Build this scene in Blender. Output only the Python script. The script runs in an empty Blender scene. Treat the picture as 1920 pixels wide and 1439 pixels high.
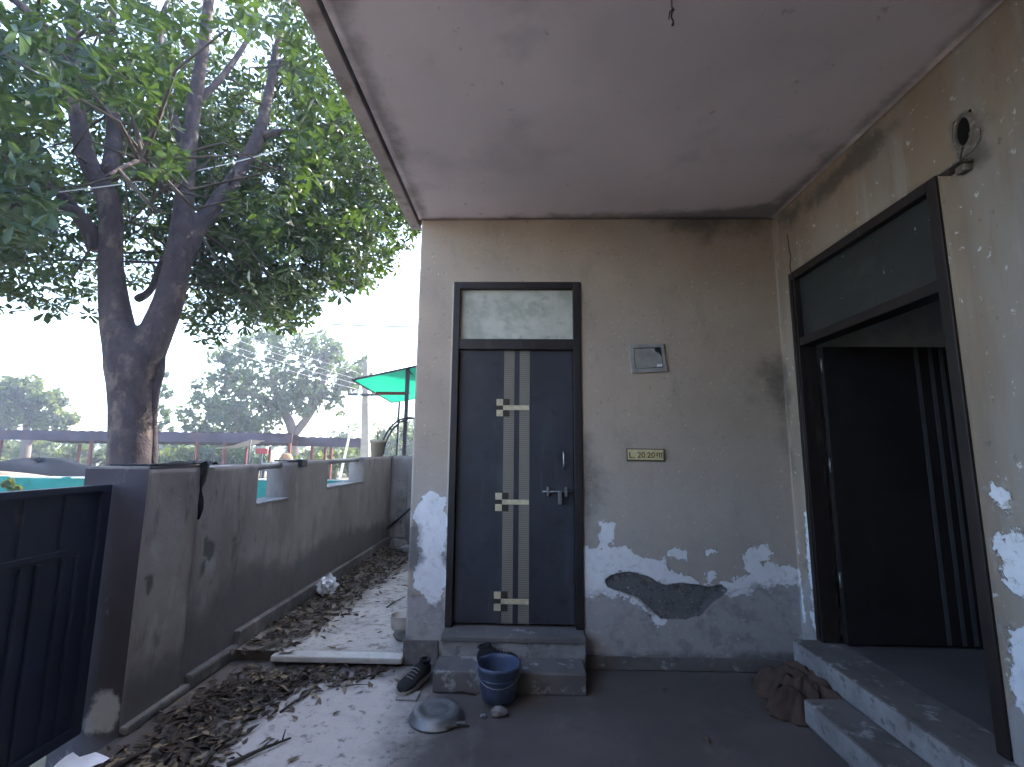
import bpy, bmesh, math, random
import numpy as np
from mathutils import Matrix, Vector

random.seed(7); rng = np.random.default_rng(11)
SC = bpy.context.scene
COL = SC.collection
R = math.radians

# ------------------------------------------------------------------ camera
CF, CP, CR, CY, CH = 893.08, 0.1463, 0.0093, -0.0248, 1.4
def cam_dir(X, Y, Z):
    c, s = math.cos(CR), math.sin(CR); X, Z = c*X-s*Z, s*X+c*Z
    c, s = math.cos(CP), math.sin(CP); Y, Z = c*Y-s*Z, s*Y+c*Z
    c, s = math.cos(CY), math.sin(CY); X, Y = c*X+s*Y, -s*X+c*Y
    return Vector((X, Y, Z))
cd = bpy.data.cameras.new('camera'); cam = bpy.data.objects.new('camera', cd); COL.objects.link(cam)
rt, fw, up = cam_dir(1, 0, 0), cam_dir(0, 1, 0), cam_dir(0, 0, 1)
cam.matrix_world = Matrix(((rt.x, up.x, -fw.x, 0), (rt.y, up.y, -fw.y, 0), (rt.z, up.z, -fw.z, CH), (0, 0, 0, 1)))
cd.sensor_width = 36; cd.lens = CF/1920*36; cd.clip_start = 0.02; cd.clip_end = 3000
SC.camera = cam

# ------------------------------------------------------------------ sky, sun, exposure
SUN_AZ, SUN_EL = R(34), R(43)          # azimuth clockwise from +Y
w = bpy.data.worlds.new('World'); SC.world = w; w.use_nodes = True
wn = w.node_tree; bg = wn.nodes['Background']
sky = wn.nodes.new('ShaderNodeTexSky'); sky.sky_type = 'NISHITA'; sky.sun_disc = False
sky.sun_elevation = SUN_EL; sky.sun_rotation = SUN_AZ; sky.air_density = 1.0; sky.dust_density = 2.0; sky.ozone_density = 1.5
wn.links.new(sky.outputs[0], bg.inputs[0]); bg.inputs[1].default_value = 0.13
sl = bpy.data.lights.new('sun', 'SUN'); sun = bpy.data.objects.new('sun', sl); COL.objects.link(sun)
sl.energy = 2.0; sl.angle = R(0.5); sl.color = (1.0, 0.93, 0.82)
sd = Vector((math.sin(SUN_AZ)*math.cos(SUN_EL), math.cos(SUN_AZ)*math.cos(SUN_EL), math.sin(SUN_EL)))
sun.rotation_euler = sd.to_track_quat('Z', 'Y').to_euler(); sun.location = (0, 0, 20)
vs = SC.view_settings
vs.view_transform = 'Standard'; vs.look = 'None'; vs.exposure = 3.42; vs.gamma = 1.0; vs.use_curve_mapping = False
SC.render.engine = 'CYCLES'
cy = SC.cycles
cy.max_bounces = 6; cy.diffuse_bounces = 3; cy.glossy_bounces = 3; cy.transmission_bounces = 4; cy.transparent_max_bounces = 6
cy.volume_bounces = 0; cy.caustics_reflective = False; cy.caustics_refractive = False
cy.use_denoising = True; cy.use_adaptive_sampling = True; cy.adaptive_threshold = 0.03; cy.sample_clamp_indirect = 6.0

# ------------------------------------------------------------------ helpers
def ray(px, py):
    return cam_dir((px-960)/CF, 1.0, (719.5-py)/CF)
def on(px, py, axis, val):
    d = ray(px, py); i = 'xyz'.index(axis); c = (0, 0, CH); t = (val-c[i])/d[i]
    return Vector((t*d.x, t*d.y, CH+t*d.z))
def projn(P):
    """points (n,3) -> photograph pixels, used when shaping the crowns"""
    P = np.asarray(P, float); X, Y, Z = P[:, 0], P[:, 1], P[:, 2]-CH
    c, s = math.cos(CY), math.sin(CY); X, Y = c*X-s*Y, s*X+c*Y
    c, s = math.cos(CP), math.sin(CP); Y, Z = c*Y+s*Z, -s*Y+c*Z
    c, s = math.cos(CR), math.sin(CR); X, Z = c*X+s*Z, -s*X+c*Z
    Y = np.where(Y < .05, .05, Y)
    return 960+CF*X/Y, 719.5-CF*Z/Y

class MB:
    """collects shapes, then links them as one mesh object"""
    def __init__(s): s.v = []; s.f = []; s.sm = []
    def add(s, vs, fs, smooth=False):
        o = len(s.v); s.v += [tuple(v) for v in vs]; s.f += [tuple(i+o for i in f) for f in fs]; s.sm += [smooth]*len(fs)
        return s
    def box(s, x0, x1, y0, y1, z0, z1):
        v = [(x0,y0,z0),(x1,y0,z0),(x1,y1,z0),(x0,y1,z0),(x0,y0,z1),(x1,y0,z1),(x1,y1,z1),(x0,y1,z1)]
        return s.add(v, [(0,3,2,1),(4,5,6,7),(0,1,5,4),(1,2,6,5),(2,3,7,6),(3,0,4,7)])
    def bbox(s, x0, x1, y0, y1, z0, z1, b=.004, jit=0.0):
        """bevelled box"""
        bm = bmesh.new(); bmesh.ops.create_cube(bm, size=1)
        for v in bm.verts:
            v.co = Vector((x0+(v.co.x+.5)*(x1-x0), y0+(v.co.y+.5)*(y1-y0), z0+(v.co.z+.5)*(z1-z0)))
        bmesh.ops.bevel(bm, geom=bm.edges[:], offset=b, segments=2, affect='EDGES', profile=.6)
        if jit:
            for v in bm.verts: v.co += Vector((random.uniform(-jit,jit), random.uniform(-jit,jit), random.uniform(-jit,jit)))
        bm.verts.ensure_lookup_table(); bm.verts.index_update()
        s.add([v.co[:] for v in bm.verts], [[v.index for v in f.verts] for f in bm.faces]); bm.free(); return s
    def tube(s, pts, rad, n=10, cap=True):
        pts = [Vector(p) for p in pts]; m = len(pts)
        if not hasattr(rad, '__len__'): rad = [rad]*m
        vs = []; prev = None
        for i, p in enumerate(pts):
            t = (pts[min(i+1, m-1)]-pts[max(i-1, 0)]).normalized()
            if prev is None:
                a = Vector((0,0,1)) if abs(t.z) < .9 else Vector((1,0,0)); u = t.cross(a).normalized()
            else:
                u = (prev-t*prev.dot(t)).normalized()
            prev = u; q = t.cross(u)
            for k in range(n):
                an = 2*math.pi*k/n; vs.append(p+(u*math.cos(an)+q*math.sin(an))*rad[i])
        fs = [(i*n+k, i*n+(k+1)%n, (i+1)*n+(k+1)%n, (i+1)*n+k) for i in range(m-1) for k in range(n)]
        if cap: fs += [tuple(range(n-1, -1, -1)), tuple((m-1)*n+k for k in range(n))]
        return s.add(vs, fs, True)
    def lathe(s, prof, c=(0,0,0), n=32, sx=1, sy=1, closed=False):
        vs = []; m = len(prof)
        for r, z in prof:
            for k in range(n):
                a = 2*math.pi*k/n; vs.append((c[0]+r*sx*math.cos(a), c[1]+r*sy*math.sin(a), c[2]+z))
        fs = [(i*n+k, i*n+(k+1)%n, (i+1)*n+(k+1)%n, (i+1)*n+k) for i in range(m-1) for k in range(n)]
        if closed: fs += [((m-1)*n+k, (m-1)*n+(k+1)%n, (k+1)%n, k) for k in range(n)]
        return s.add(vs, fs, True)
    def prism(s, poly, axis, a, b):
        """polygon in the two other axes, extruded along axis from a to b"""
        def P(u, v, t): return {'x': (t,u,v), 'y': (u,t,v), 'z': (u,v,t)}[axis]
        n = len(poly); vs = [P(u,v,a) for u,v in poly]+[P(u,v,b) for u,v in poly]
        fs = [tuple(range(n)), tuple(range(2*n-1, n-1, -1))]+[(i, (i+1)%n, n+(i+1)%n, n+i) for i in range(n)]
        return s.add(vs, fs)
    def loft(s, rings, cap=True, smooth=True):
        n = len(rings[0]); vs = [p for r in rings for p in r]; m = len(rings)
        fs = [(i*n+k, i*n+(k+1)%n, (i+1)*n+(k+1)%n, (i+1)*n+k) for i in range(m-1) for k in range(n)]
        if cap: fs += [tuple(range(n-1, -1, -1)), tuple((m-1)*n+k for k in range(n))]
        return s.add(vs, fs, smooth)
    def mesh(s, name):
        me = bpy.data.meshes.new(name); me.from_pydata(s.v, [], s.f); me.validate()
        if len(me.polygons) == len(s.sm): me.polygons.foreach_set('use_smooth', s.sm)
        bm = bmesh.new(); bm.from_mesh(me); bmesh.ops.recalc_face_normals(bm, faces=bm.faces[:]); bm.to_mesh(me); bm.free()
        return me
    def build(s, name, mat, parent=None, label=None, cat=None, group=None, kind=None):
        return put(name, s.mesh(name), mat, parent, label, cat, group, kind)

def put(name, me, mat, parent=None, label=None, cat=None, group=None, kind=None):
    o = bpy.data.objects.new(name, me); COL.objects.link(o)
    if mat is not None and not me.materials: me.materials.append(mat)
    if parent is not None:
        o.parent = parent; o.matrix_parent_inverse = Matrix.Translation(parent['_base']).inverted() if '_base' in parent else Matrix()
        if '_base' in parent: o['_base'] = (0.0, 0.0, 0.0)
    return tag(o, label, cat, group, kind)
def tag(o, label=None, cat=None, group=None, kind=None):
    if label: o['label'] = label
    if cat: o['category'] = cat
    if group: o['group'] = group
    if kind: o['kind'] = kind
    return o
def thing(name, label, cat, base=(0,0,0), group=None):
    o = bpy.data.objects.new(name, None); COL.objects.link(o); o.location = base; o['_base'] = tuple(float(b) for b in base); o.empty_display_size = .1
    return tag(o, label, cat, group)
# children of a thing carry a parent inverse so that their mesh stays in world metres; children of parts sit at the origin
def np_mesh(name, V, F, smooth=False):
    """V (n,3), F (m,k) with one k"""
    me = bpy.data.meshes.new(name); V = np.asarray(V, np.float32); F = np.asarray(F, np.int32); k = F.shape[1]
    me.vertices.add(len(V)); me.vertices.foreach_set('co', V.ravel())
    me.loops.add(F.size); me.loops.foreach_set('vertex_index', F.ravel())
    me.polygons.add(len(F)); me.polygons.foreach_set('loop_start', np.arange(0, F.size, k, dtype=np.int32))
    try: me.polygons.foreach_set('loop_total', np.full(len(F), k, np.int32))
    except Exception: pass
    if smooth: me.polygons.foreach_set('use_smooth', np.ones(len(F), bool))
    me.update(calc_edges=True); return me

# ------------------------------------------------------------------ materials
def links(nt, a, b): nt.links.new(a, b)
class Nodes:
    def __init__(s, name):
        s.m = bpy.data.materials.new(name); s.m.use_nodes = True; s.nt = s.m.node_tree
        s.b = s.nt.nodes['Principled BSDF']; s.out = s.nt.nodes['Material Output']
        tc = s.nt.nodes.new('ShaderNodeTexCoord'); s.co = tc.outputs['Object']
    def new(s, t): return s.nt.nodes.new(t)
    def link(s, a, b): s.nt.links.new(a, b)
    def val(s, sock, v):
        if hasattr(v, 'is_output'): s.link(v, sock)
        elif v is not None:
            sock.default_value = (v[0], v[1], v[2], 1) if hasattr(v, '__len__') and len(v) == 3 and sock.type == 'RGBA' else v
    def map(s, scale, loc=(0,0,0)):
        n = s.new('ShaderNodeMapping'); s.link(s.co, n.inputs[0]); n.inputs['Scale'].default_value = scale; n.inputs['Location'].default_value = loc
        return n.outputs[0]
    def noise(s, scale, detail=6, rough=.6, vec=None, dist=0.0):
        n = s.new('ShaderNodeTexNoise'); s.link(vec if vec is not None else s.co, n.inputs['Vector'])
        n.inputs['Scale'].default_value = scale; n.inputs['Detail'].default_value = detail; n.inputs['Roughness'].default_value = rough; n.inputs['Distortion'].default_value = dist
        return n.outputs['Fac']
    def rng(s, v, a, b, c=0.0, d=1.0, smooth=True):
        n = s.new('ShaderNodeMapRange'); n.interpolation_type = 'SMOOTHSTEP' if smooth else 'LINEAR'
        s.val(n.inputs[0], v); n.inputs[1].default_value = a; n.inputs[2].default_value = b; n.inputs[3].default_value = c; n.inputs[4].default_value = d
        return n.outputs[0]
    def math(s, op, a, b=None):
        n = s.new('ShaderNodeMath'); n.operation = op; s.val(n.inputs[0], a)
        if b is not None: s.val(n.inputs[1], b)
        return n.outputs[0]
    def mix(s, fac, a, b, mode='MIX'):
        n = s.new('ShaderNodeMix'); n.data_type = 'RGBA'; n.blend_type = mode
        s.val(n.inputs[0], fac); s.val(n.inputs[6], a); s.val(n.inputs[7], b); return n.outputs[2]
    def attr(s, name):
        n = s.new('ShaderNodeAttribute'); n.attribute_name = name; return n.outputs['Fac']
    def bump(s, h, strength=.3, dist=.01, normal=None):
        n = s.new('ShaderNodeBump'); n.inputs['Strength'].default_value = strength; n.inputs['Distance'].default_value = dist
        s.link(h, n.inputs['Height'])
        if normal is not None: s.link(normal, n.inputs['Normal'])
        return n.outputs[0]
    def done(s, col, rough=.85, normal=None, metal=0.0, spec=.3):
        s.val(s.b.inputs['Base Color'], col); s.val(s.b.inputs['Roughness'], rough); s.val(s.b.inputs['Metallic'], metal)
        s.b.inputs['Specular IOR Level'].default_value = spec
        if normal is not None: s.link(normal, s.b.inputs['Normal'])
        return s.m

def surf(name, base, var=.2, vscale=2.0, layers=(), rough=.85, bumps=((60, .25, .004),), metal=0.0, spec=.3):
    """base colour with soft variation, then layers:
       ('noise', colour, scale, lo, hi, amount, stretch)  ('attr', name, colour, wobble, wob_scale, soft, amount, relief)"""
    n = Nodes(name)
    v = n.noise(vscale, 3, .6); v2 = n.noise(vscale*9, 4, .65)
    dark = tuple(c*(1-var) for c in base); lite = tuple(min(1, c*(1+var*.7)) for c in base)
    col = n.mix(n.rng(v, .3, .7), dark, lite)
    col = n.mix(n.rng(v2, .35, .75, 0, var*.8), col, dark)
    nor = None; reliefs = []
    for L in layers:
        if L[0] == 'noise':
            _, c, sc, lo, hi, amt, st = L
            if lo > .55: lo -= .055; hi -= .055
            f = n.rng(n.noise(sc, 4, .65, n.map(st, (random.uniform(0, 9), random.uniform(0, 9), random.uniform(0, 9)))), lo, hi, 0, amt)
            col = n.mix(f, col, c)
        elif L[0] == 'mask':
            _, an, grow, c, sc, lo, hi, amt = L
            f = n.math('MULTIPLY', n.rng(n.noise(sc, 4, .68), lo, hi, 0, amt), n.rng(n.attr(an), grow, 0.0))
            col = n.mix(f, col, c)
        else:
            _, an, c, wob, ws, soft, amt, rel = L
            nz = n.math('MULTIPLY', n.math('SUBTRACT', n.noise(ws, 6, .72), .5), wob)
            nz = n.math('ADD', nz, n.math('MULTIPLY', n.math('SUBTRACT', n.noise(ws*.35, 2, .6), .5), wob*.8))
            d = n.math('ADD', n.attr(an), nz)
            f = n.rng(d, soft, -soft, 0, amt)
            cc = n.mix(n.rng(n.noise(14, 3, .6), .3, .75, 0, .5), c, tuple(x*.8 for x in c))
            col = n.mix(f, col, cc)
            if rel: reliefs.append((f, rel))
    for sc, st, di in bumps:
        nor = n.bump(n.noise(sc, 3, .6), st, di, nor)
    for f, rel in reliefs:
        nor = n.bump(f, 1.0 if rel > 0 else 1.0, abs(rel), nor) if rel > 0 else n.bump(n.math('SUBTRACT', 1.0, f), 1.0, abs(rel), nor)
    return n.done(col, rough, nor, metal, spec)

def leaf_mat(name, c1, c2, tcol, tfac=.4, rough=.45):
    n = Nodes(name)
    col = n.mix(n.rng(n.noise(3.0, 4, .6), .3, .7), c1, c2)
    n.done(col, rough, None, 0, .35)
    tr = n.new('ShaderNodeBsdfTranslucent'); tr.inputs[0].default_value = (*tcol, 1)
    ms = n.new('ShaderNodeMixShader'); ms.inputs[0].default_value = tfac
    n.link(n.b.outputs[0], ms.inputs[1]); n.link(tr.outputs[0], ms.inputs[2]); n.link(ms.outputs[0], n.out.inputs[0])
    return n.m
def plain(name, c, rough=.6, metal=0.0, var=.12, vs=8, bump=None, spec=.35):
    return surf(name, c, var, vs, (), rough, bump or ((80, .15, .002),), metal, spec)

CREAM = (.40, .32, .255)
M = {}
M['back_wall'] = surf('cream_distemper_back', CREAM, .10, 1.3, (
    ('noise', (.33, .30, .28), 2.2, .5, .75, .45, (1, 1, .8)),
    ('noise', (.22, .19, .17), 4, .58, .78, .4, (1, 1, .45)),
    ('noise', (.14, .12, .11), 34, .67, .74, .5, (1, 1, 1)),
    ('attr', 'fade_and_skylight', (.39, .36, .34), .6, 2.2, .5, .6, 0),  # greyed lower paint, with the cool tint of skylight in the colour
    ('attr', 'plaster', (.345, .33, .335), .10, 7, .012, .85, -.004),
    ('attr', 'white', (.76, .76, .79), .12, 26, .003, .96, -.003),
    ('attr', 'cement', (.13, .125, .125), .05, 26, .004, 1.0, -.012),
    ('mask', 'white', .06, (.45, .42, .40), 22, .54, .68, .45),
    ('mask', 'cement', .01, (.05, .05, .052), 26, .5, .66, .8),
    ('mask', 'plaster', .05, (.52, .51, .52), 24, .60, .70, .5),
    ('mask', 'plaster', .05, (.19, .18, .185), 7, .50, .66, .6),
    ('noise', (.66, .64, .62), 60, .70, .74, .5, (1, 1, .7)),
    ('attr', 'soot', (.06, .055, .05), .5, 6, .16, .7, 0),
    ('attr', 'damp', (.10, .095, .10), .12, 12, .03, .75, 0)), .9, ((90, .2, .003), (9, .25, .012)))
M['right_wall'] = surf('cream_distemper_right', (.29, .225, .165), .14, 1.4, (
    ('noise', (.31, .285, .265), 3, .42, .7, .7, (.9, .9, .16)),
    ('noise', (.17, .14, .12), 5, .50, .70, .35, (1, 1, .12)),
    ('noise', (.42, .39, .37), 7, .58, .74, .35, (1, 1, .15)),
    ('noise', (.66, .65, .64), 24, .70, .74, .7, (1, 1, 1)),
    ('noise', (.12, .10, .09), 18, .70, .78, .6, (1, 1, .6)),
    ('attr', 'plaster', (.32, .305, .30), .12, 7, .012, .9, -.004),
    ('mask', 'plaster', .3, (.15, .135, .13), 9, .5, .66, .6),
    ('attr', 'white', (.72, .73, .77), .13, 24, .004, .95, -.003),
    ('mask', 'white', .06, (.33, .30, .28), 20, .5, .64, .7),
    ('attr', 'soot', (.08, .07, .06), .22, 9, .05, .7, 0)), .9, ((90, .25, .004), (10, .3, .014)))
M['ceiling'] = surf('ceiling_whitewash', (.80, .70, .72), .10, .9, (
    ('noise', (.56, .49, .51), 2.0, .52, .72, .5, (1, 1, 1)),
    ('noise', (.28, .24, .23), 14, .71, .77, .4, (1, 1, 1)),
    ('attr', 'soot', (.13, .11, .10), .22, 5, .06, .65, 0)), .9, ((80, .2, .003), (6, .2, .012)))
M['boundary'] = surf('grey_cement_plaster', (.29, .258, .245), .2, 1.6, (
    ('noise', (.17, .15, .14), 3.0, .48, .72, .75, (1.3, 1.3, .35)),
    ('noise', (.08, .075, .07), 6, .62, .78, .6, (1, 1, .35)),
    ('noise', (.42, .40, .38), 5, .6, .75, .5, (1, 1, .5)),
    ('attr', 'damp', (.12, .11, .11), .25, 5, .08, .8, 0),
    ('attr', 'stain', (.07, .07, .07), .05, 14, .015, .85, 0)), .92, ((70, .35, .005), (12, .3, .015)))
M['dark_plaster'] = surf('dark_painted_plaster', (.050, .042, .052), .25, 2, (('noise', (.3, .28, .3), 5, .64, .74, .5, (1, 1, .6)), ('noise', (.05, .045, .05), 3, .45, .7, .6, (1, 1, .4)), ('attr', 'white', (.5, .48, .48), .12, 12, .02, .75, 0)), .85, ((60, .3, .004),))
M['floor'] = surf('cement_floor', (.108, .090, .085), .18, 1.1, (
    ('noise', (.07, .06, .058), 2.3, .48, .72, .75, (1, 1, 1)),
    ('attr', 'wash_and_light', (.52, .47, .44), .5, 3.5, .18, .8, 0),  # whitish residue, with the brightness outside the roof edge painted in
    ('noise', (.09, .08, .07), 20, .62, .72, .7, (1, 1, 1)),
    ('noise', (.17, .15, .145), 5, .55, .72, .45, (1, .5, 1)),
    ('noise', (.09, .08, .075), 55, .68, .76, .5, (1, 1, 1)),
    ('attr', 'dirt', (.085, .073, .062), .4, 6, .08, .75, 0)), .8, ((120, .2, .002), (7, .2, .012)), 0, .35)
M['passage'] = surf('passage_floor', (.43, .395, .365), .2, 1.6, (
    ('noise', (.25, .235, .21), 3, .48, .7, .6, (1, 1, 1)),
    ('noise', (.14, .115, .09), 16, .56, .70, .8, (1, 1, 1)),
    ('noise', (.12, .10, .08), 50, .66, .75, .6, (1, 1, 1)),
    ('attr', 'dirt', (.13, .11, .09), .4, 6, .08, .8, 0)), .75, ((90, .2, .003),))
M['marble'] = surf('marble_edging', (.44, .42, .39), .2, 5, (('noise', (.25, .22, .19), 9, .5, .7, .6, (1, 1, 1)),), .45, ((60, .15, .002),))
M['step'] = surf('step_cement', (.135, .122, .118), .2, 3, (('noise', (.09, .085, .08), 9, .52, .68, .7, (1, 1, 1)), ('noise', (.16, .15, .15), 4, .5, .72, .6, (1, 1, 1)), ('noise', (.5, .5, .5), 9, .62, .74, .5, (1, 1, 1))), .8, ((80, .25, .003), (12, .2, .008)))
M['step_edge'] = surf('worn_cement_lit_riser', (.255, .245, .245), .25, 6, (('noise', (.10, .09, .085), 16, .54, .66, .8, (1, 1, 1)), ('noise', (.2, .19, .18), 8, .52, .68, .7, (1, 1, 1)),), .8, ((70, .3, .004),))  # worn pale cement; on the porch risers the paleness stands for skylight
M['drip'] = surf('drip_edge_plaster', (.52, .44, .42), .2, 3, (('noise', (.25, .2, .18), 6, .5, .7, .7, (1, 1, 1)),), .9)
M['broken'] = surf('broken_plaster', (.17, .15, .13), .3, 20, (('noise', (.36, .33, .29), 26, .55, .66, .7, (1, 1, 1)),), .95, ((60, .5, .01),))
M['outer_wall'] = surf('outer_wall_paint', (.5, .43, .34), .15, 1, (('noise', (.3, .28, .26), 2, .5, .7, .6, (1, 1, .3)),), .9)
M['frame'] = surf('dark_stained_wood', (.020, .015, .017), .35, 5, (('noise', (.06, .05, .047), 12, .62, .75, .4, (1, 1, .1)),), .5, ((50, .2, .002),), 0, .4)
M['frame_brown'] = surf('dark_brown_wood', (.018, .012, .011), .35, 5, (('noise', (.07, .06, .05), 16, .66, .78, .5, (1, 1, .15)),), .55, ((50, .2, .002),), 0, .4)
M['door_blue'] = surf('slate_laminate', (.030, .031, .042), .2, 2.5, (('noise', (.085, .085, .098), 3, .5, .75, .55, (2, 1, .3)), ('noise', (.013, .013, .017), 8, .6, .75, .5, (1, 1, 1))), .55, ((150, .05, .001),), 0, .4)
M['door_black'] = surf('black_laminate', (.016, .014, .0145), .3, 3, (('noise', (.025, .025, .025), 5, .58, .75, .4, (1, 1, .3)),), .6, ((150, .05, .001),), 0, .2)
def reed_mat():
    n = Nodes('reeded_strip')
    wv = n.new('ShaderNodeTexWave'); wv.wave_type = 'BANDS'; wv.bands_direction = 'Z'; wv.inputs['Scale'].default_value = 22; wv.inputs['Distortion'].default_value = .6; wv.inputs['Detail'].default_value = 2
    n.link(n.co, wv.inputs['Vector'])
    col = n.mix(wv.outputs['Fac'], (.135, .12, .098), (.235, .21, .172)); col = n.mix(n.rng(n.noise(5, 5, .6), .4, .7, 0, .5), col, (.15, .13, .105))
    return n.done(col, .55, n.bump(wv.outputs['Fac'], .3, .002))
M['reed'] = reed_mat()
M['inlay'] = plain('pale_inlay', (.52, .45, .30), .5, 0, .2, 30)
M['inlay_dark'] = plain('brown_inlay', (.035, .028, .022), .5)
M['board'] = surf('stained_white_board', (.52, .51, .44), .15, 3, (('noise', (.30, .31, .25), 7, .45, .66, .65, (1, 1, 1)), ('noise', (.22, .23, .18), 13, .64, .76, .5, (1, 1, 1))), .7)
M['pane'] = surf('dark_painted_pane', (.030, .034, .034), .25, 2, (('noise', (.6, .6, .58), 30, .75, .77, .8, (1, 1, .6)), ('noise', (.07, .075, .07), 3, .5, .7, .6, (1, 1, 1))), .3, ((40, .03, .001),), 0, .5)
M['stripe'] = plain('silver_stripe', (.10, .10, .115), .4, .4)
M['steel'] = plain('dull_steel', (.55, .55, .56), .35, .9, .2, 20)
M['steel_dark'] = plain('greyed_metal', (.20, .20, .205), .5, .6, .25, 14)
M['room_wall'] = plain('room_grey_wall', (.8, .81, .79), .9)
M['room_floor'] = surf('room_floor', (.09, .085, .088), .2, 2, (('noise', (.08, .08, .08), 3, .5, .7, .6, (1, 1, 1)),), .6)
M['gate'] = surf('navy_gate_paint', (.013, .017, .036), .3, 2, (('noise', (.028, .031, .048), 5, .55, .75, .5, (1, 1, .3)), ('noise', (.07, .045, .03), 14, .68, .76, .5, (1, 1, .6))), .5, ((60, .15, .002),), 0, .4)
M['bark'] = surf('grey_brown_bark', (.052, .038, .042), .3, 3, (('noise', (.026, .019, .022), 7, .5, .7, .7, (1, 1, .3)), ('noise', (.18, .135, .10), 5, .58, .75, .5, (1, 1, .6))), .9, ((30, .5, .02), (9, .5, .04)))
M['bark_far'] = plain('far_bark', (.13, .10, .08), .9)
M['leaf'] = leaf_mat('tree_leaf', (.008, .021, .014), (.021, .041, .018), (.14, .25, .03), .15, .5)
M['leaf_far'] = leaf_mat('far_leaf', (.024, .052, .027), (.055, .090, .034), (.14, .22, .045), .30, .6)
M['leaf_bush'] = leaf_mat('bush_leaf', (.030, .055, .018), (.075, .10, .03), (.18, .23, .04), .30, .6)
M['leaf_dark'] = leaf_mat('dark_far_leaf', (.03, .055, .03), (.06, .09, .04), (.12, .2, .05), .3, .6)
def dead_mat(name, a, b, c):
    n = Nodes(name); g = n.new('ShaderNodeNewGeometry')
    col = n.mix(n.rng(g.outputs['Random Per Island'], 0, .6, smooth=False), a, b); col = n.mix(n.rng(g.outputs['Random Per Island'], .82, .9, smooth=False), col, c)
    return n.done(col, .7, None, 0, .3)
M['dead'] = dead_mat('dry_leaf', (.014, .009, .008), (.060, .040, .027), (.22, .165, .10))
M['dead_one'] = plain('dry_leaf_single', (.13, .09, .055), .7, 0, .4, 6)
M['twig'] = plain('twig_bark', (.05, .038, .03), .85)
M['bucket'] = surf('blue_plastic', (.060, .082, .145), .2, 5, (('noise', (.13, .145, .18), 6, .5, .7, .6, (1, 1, 1)), ('noise', (.03, .035, .05), 5, .56, .72, .6, (1, 1, .6))), .45, ((60, .08, .001),), 0, .4)
M['black'] = plain('black_fabric', (.016, .015, .018), .85, 0, .3, 30, ((120, .3, .003),))
M['black_plastic'] = plain('black_plastic', (.015, .015, .018), .4)
M['sole'] = plain('shoe_sole', (.32, .30, .28), .8)
M['rag'] = surf('brown_sackcloth', (.070, .045, .035), .35, 7, (('noise', (.13, .08, .05), 6, .5, .7, .5, (1, 1, 1)),), .95, ((160, .4, .004), (14, .4, .02)))
M['stone'] = surf('broken_brick', (.17, .155, .15), .3, 14, (), .9, ((50, .5, .01),))
M['paper'] = plain('white_paper', (.75, .75, .80), .8)
M['plastic'] = plain('clear_plastic_bag', (.55, .56, .60), .25)
M['pot_white'] = plain('enamel_pot', (.42, .39, .35), .4)
M['clay'] = plain('cement_pot', (.33, .28, .22), .85)
M['green'] = leaf_mat('green_shade_net', (.002, .15, .09), (.004, .19, .12), (.005, .30, .18), .45, .7)
M['teal'] = surf('teal_net', (.01, .20, .18), .15, 3, (('noise', (.03, .27, .25), 5, .5, .7, .5, (1, 1, 1)),), .7)
M['post_dark'] = plain('dark_iron', (.035, .035, .05), .6)
M['post_red'] = plain('red_oxide_post', (.13, .030, .025), .7)
M['tin'] = surf('rusty_tin_roof', (.045, .038, .055), .3, 1.2, (('noise', (.09, .045, .035), 1.5, .5, .7, .7, (1, 1, 1)),), .95, spec=.1)
M['concrete'] = plain('concrete_pole', (.30, .28, .25), .9)
M['white_paint'] = plain('white_painted_pole', (.72, .72, .70), .6)
M['ground'] = surf('dusty_ground', (.16, .14, .095), .25, .3, (('noise', (.06, .08, .03), .6, .5, .7, .7, (1, 1, 1)),), .95, ((8, .4, .03),))
M['lane'] = surf('dusty_concrete_lane', (.30, .275, .24), .2, .8, (('noise', (.27, .23, .18), 1.1, .5, .72, .7, (1, 1, 1)),), .9, ((60, .4, .006),))
M['soil'] = surf('heaped_soil', (.19, .14, .10), .25, 2, (), .95, ((10, .5, .04),))
M['tarp'] = plain('dark_tarpaulin', (.010, .012, .017), .95, spec=.05)
M['tarp_white'] = plain('white_tarpaulin', (.45, .45, .46), .6)
M['red'] = plain('faded_red_board', (.28, .03, .03), .7)
M['orange'] = plain('faded_orange_sack', (.20, .11, .055), .8)
M['wire'] = plain('wire_sheath', (.05, .05, .06), .6)
M['wire_pale'] = plain('pale_wire', (.55, .55, .58), .4)
M['string'] = plain('grey_string', (.5, .48, .46), .8)
M['plate'] = plain('yellow_enamel', (.60, .50, .28), .5, 0, .15, 40)
M['plate_ink'] = plain('plate_ink', (.12, .085, .03), .6)
M['plate_rim'] = plain('plate_rim', (.10, .08, .06), .6)
M['box_grey'] = surf('switch_box_cover', (.30, .285, .27), .2, 12, (), .5, ((60, .1, .001),))
M['hole'] = plain('socket_dark', (.012, .011, .011), .9)
M['pipe'] = plain('grey_pipe', (.22, .20, .20), .55)

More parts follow.
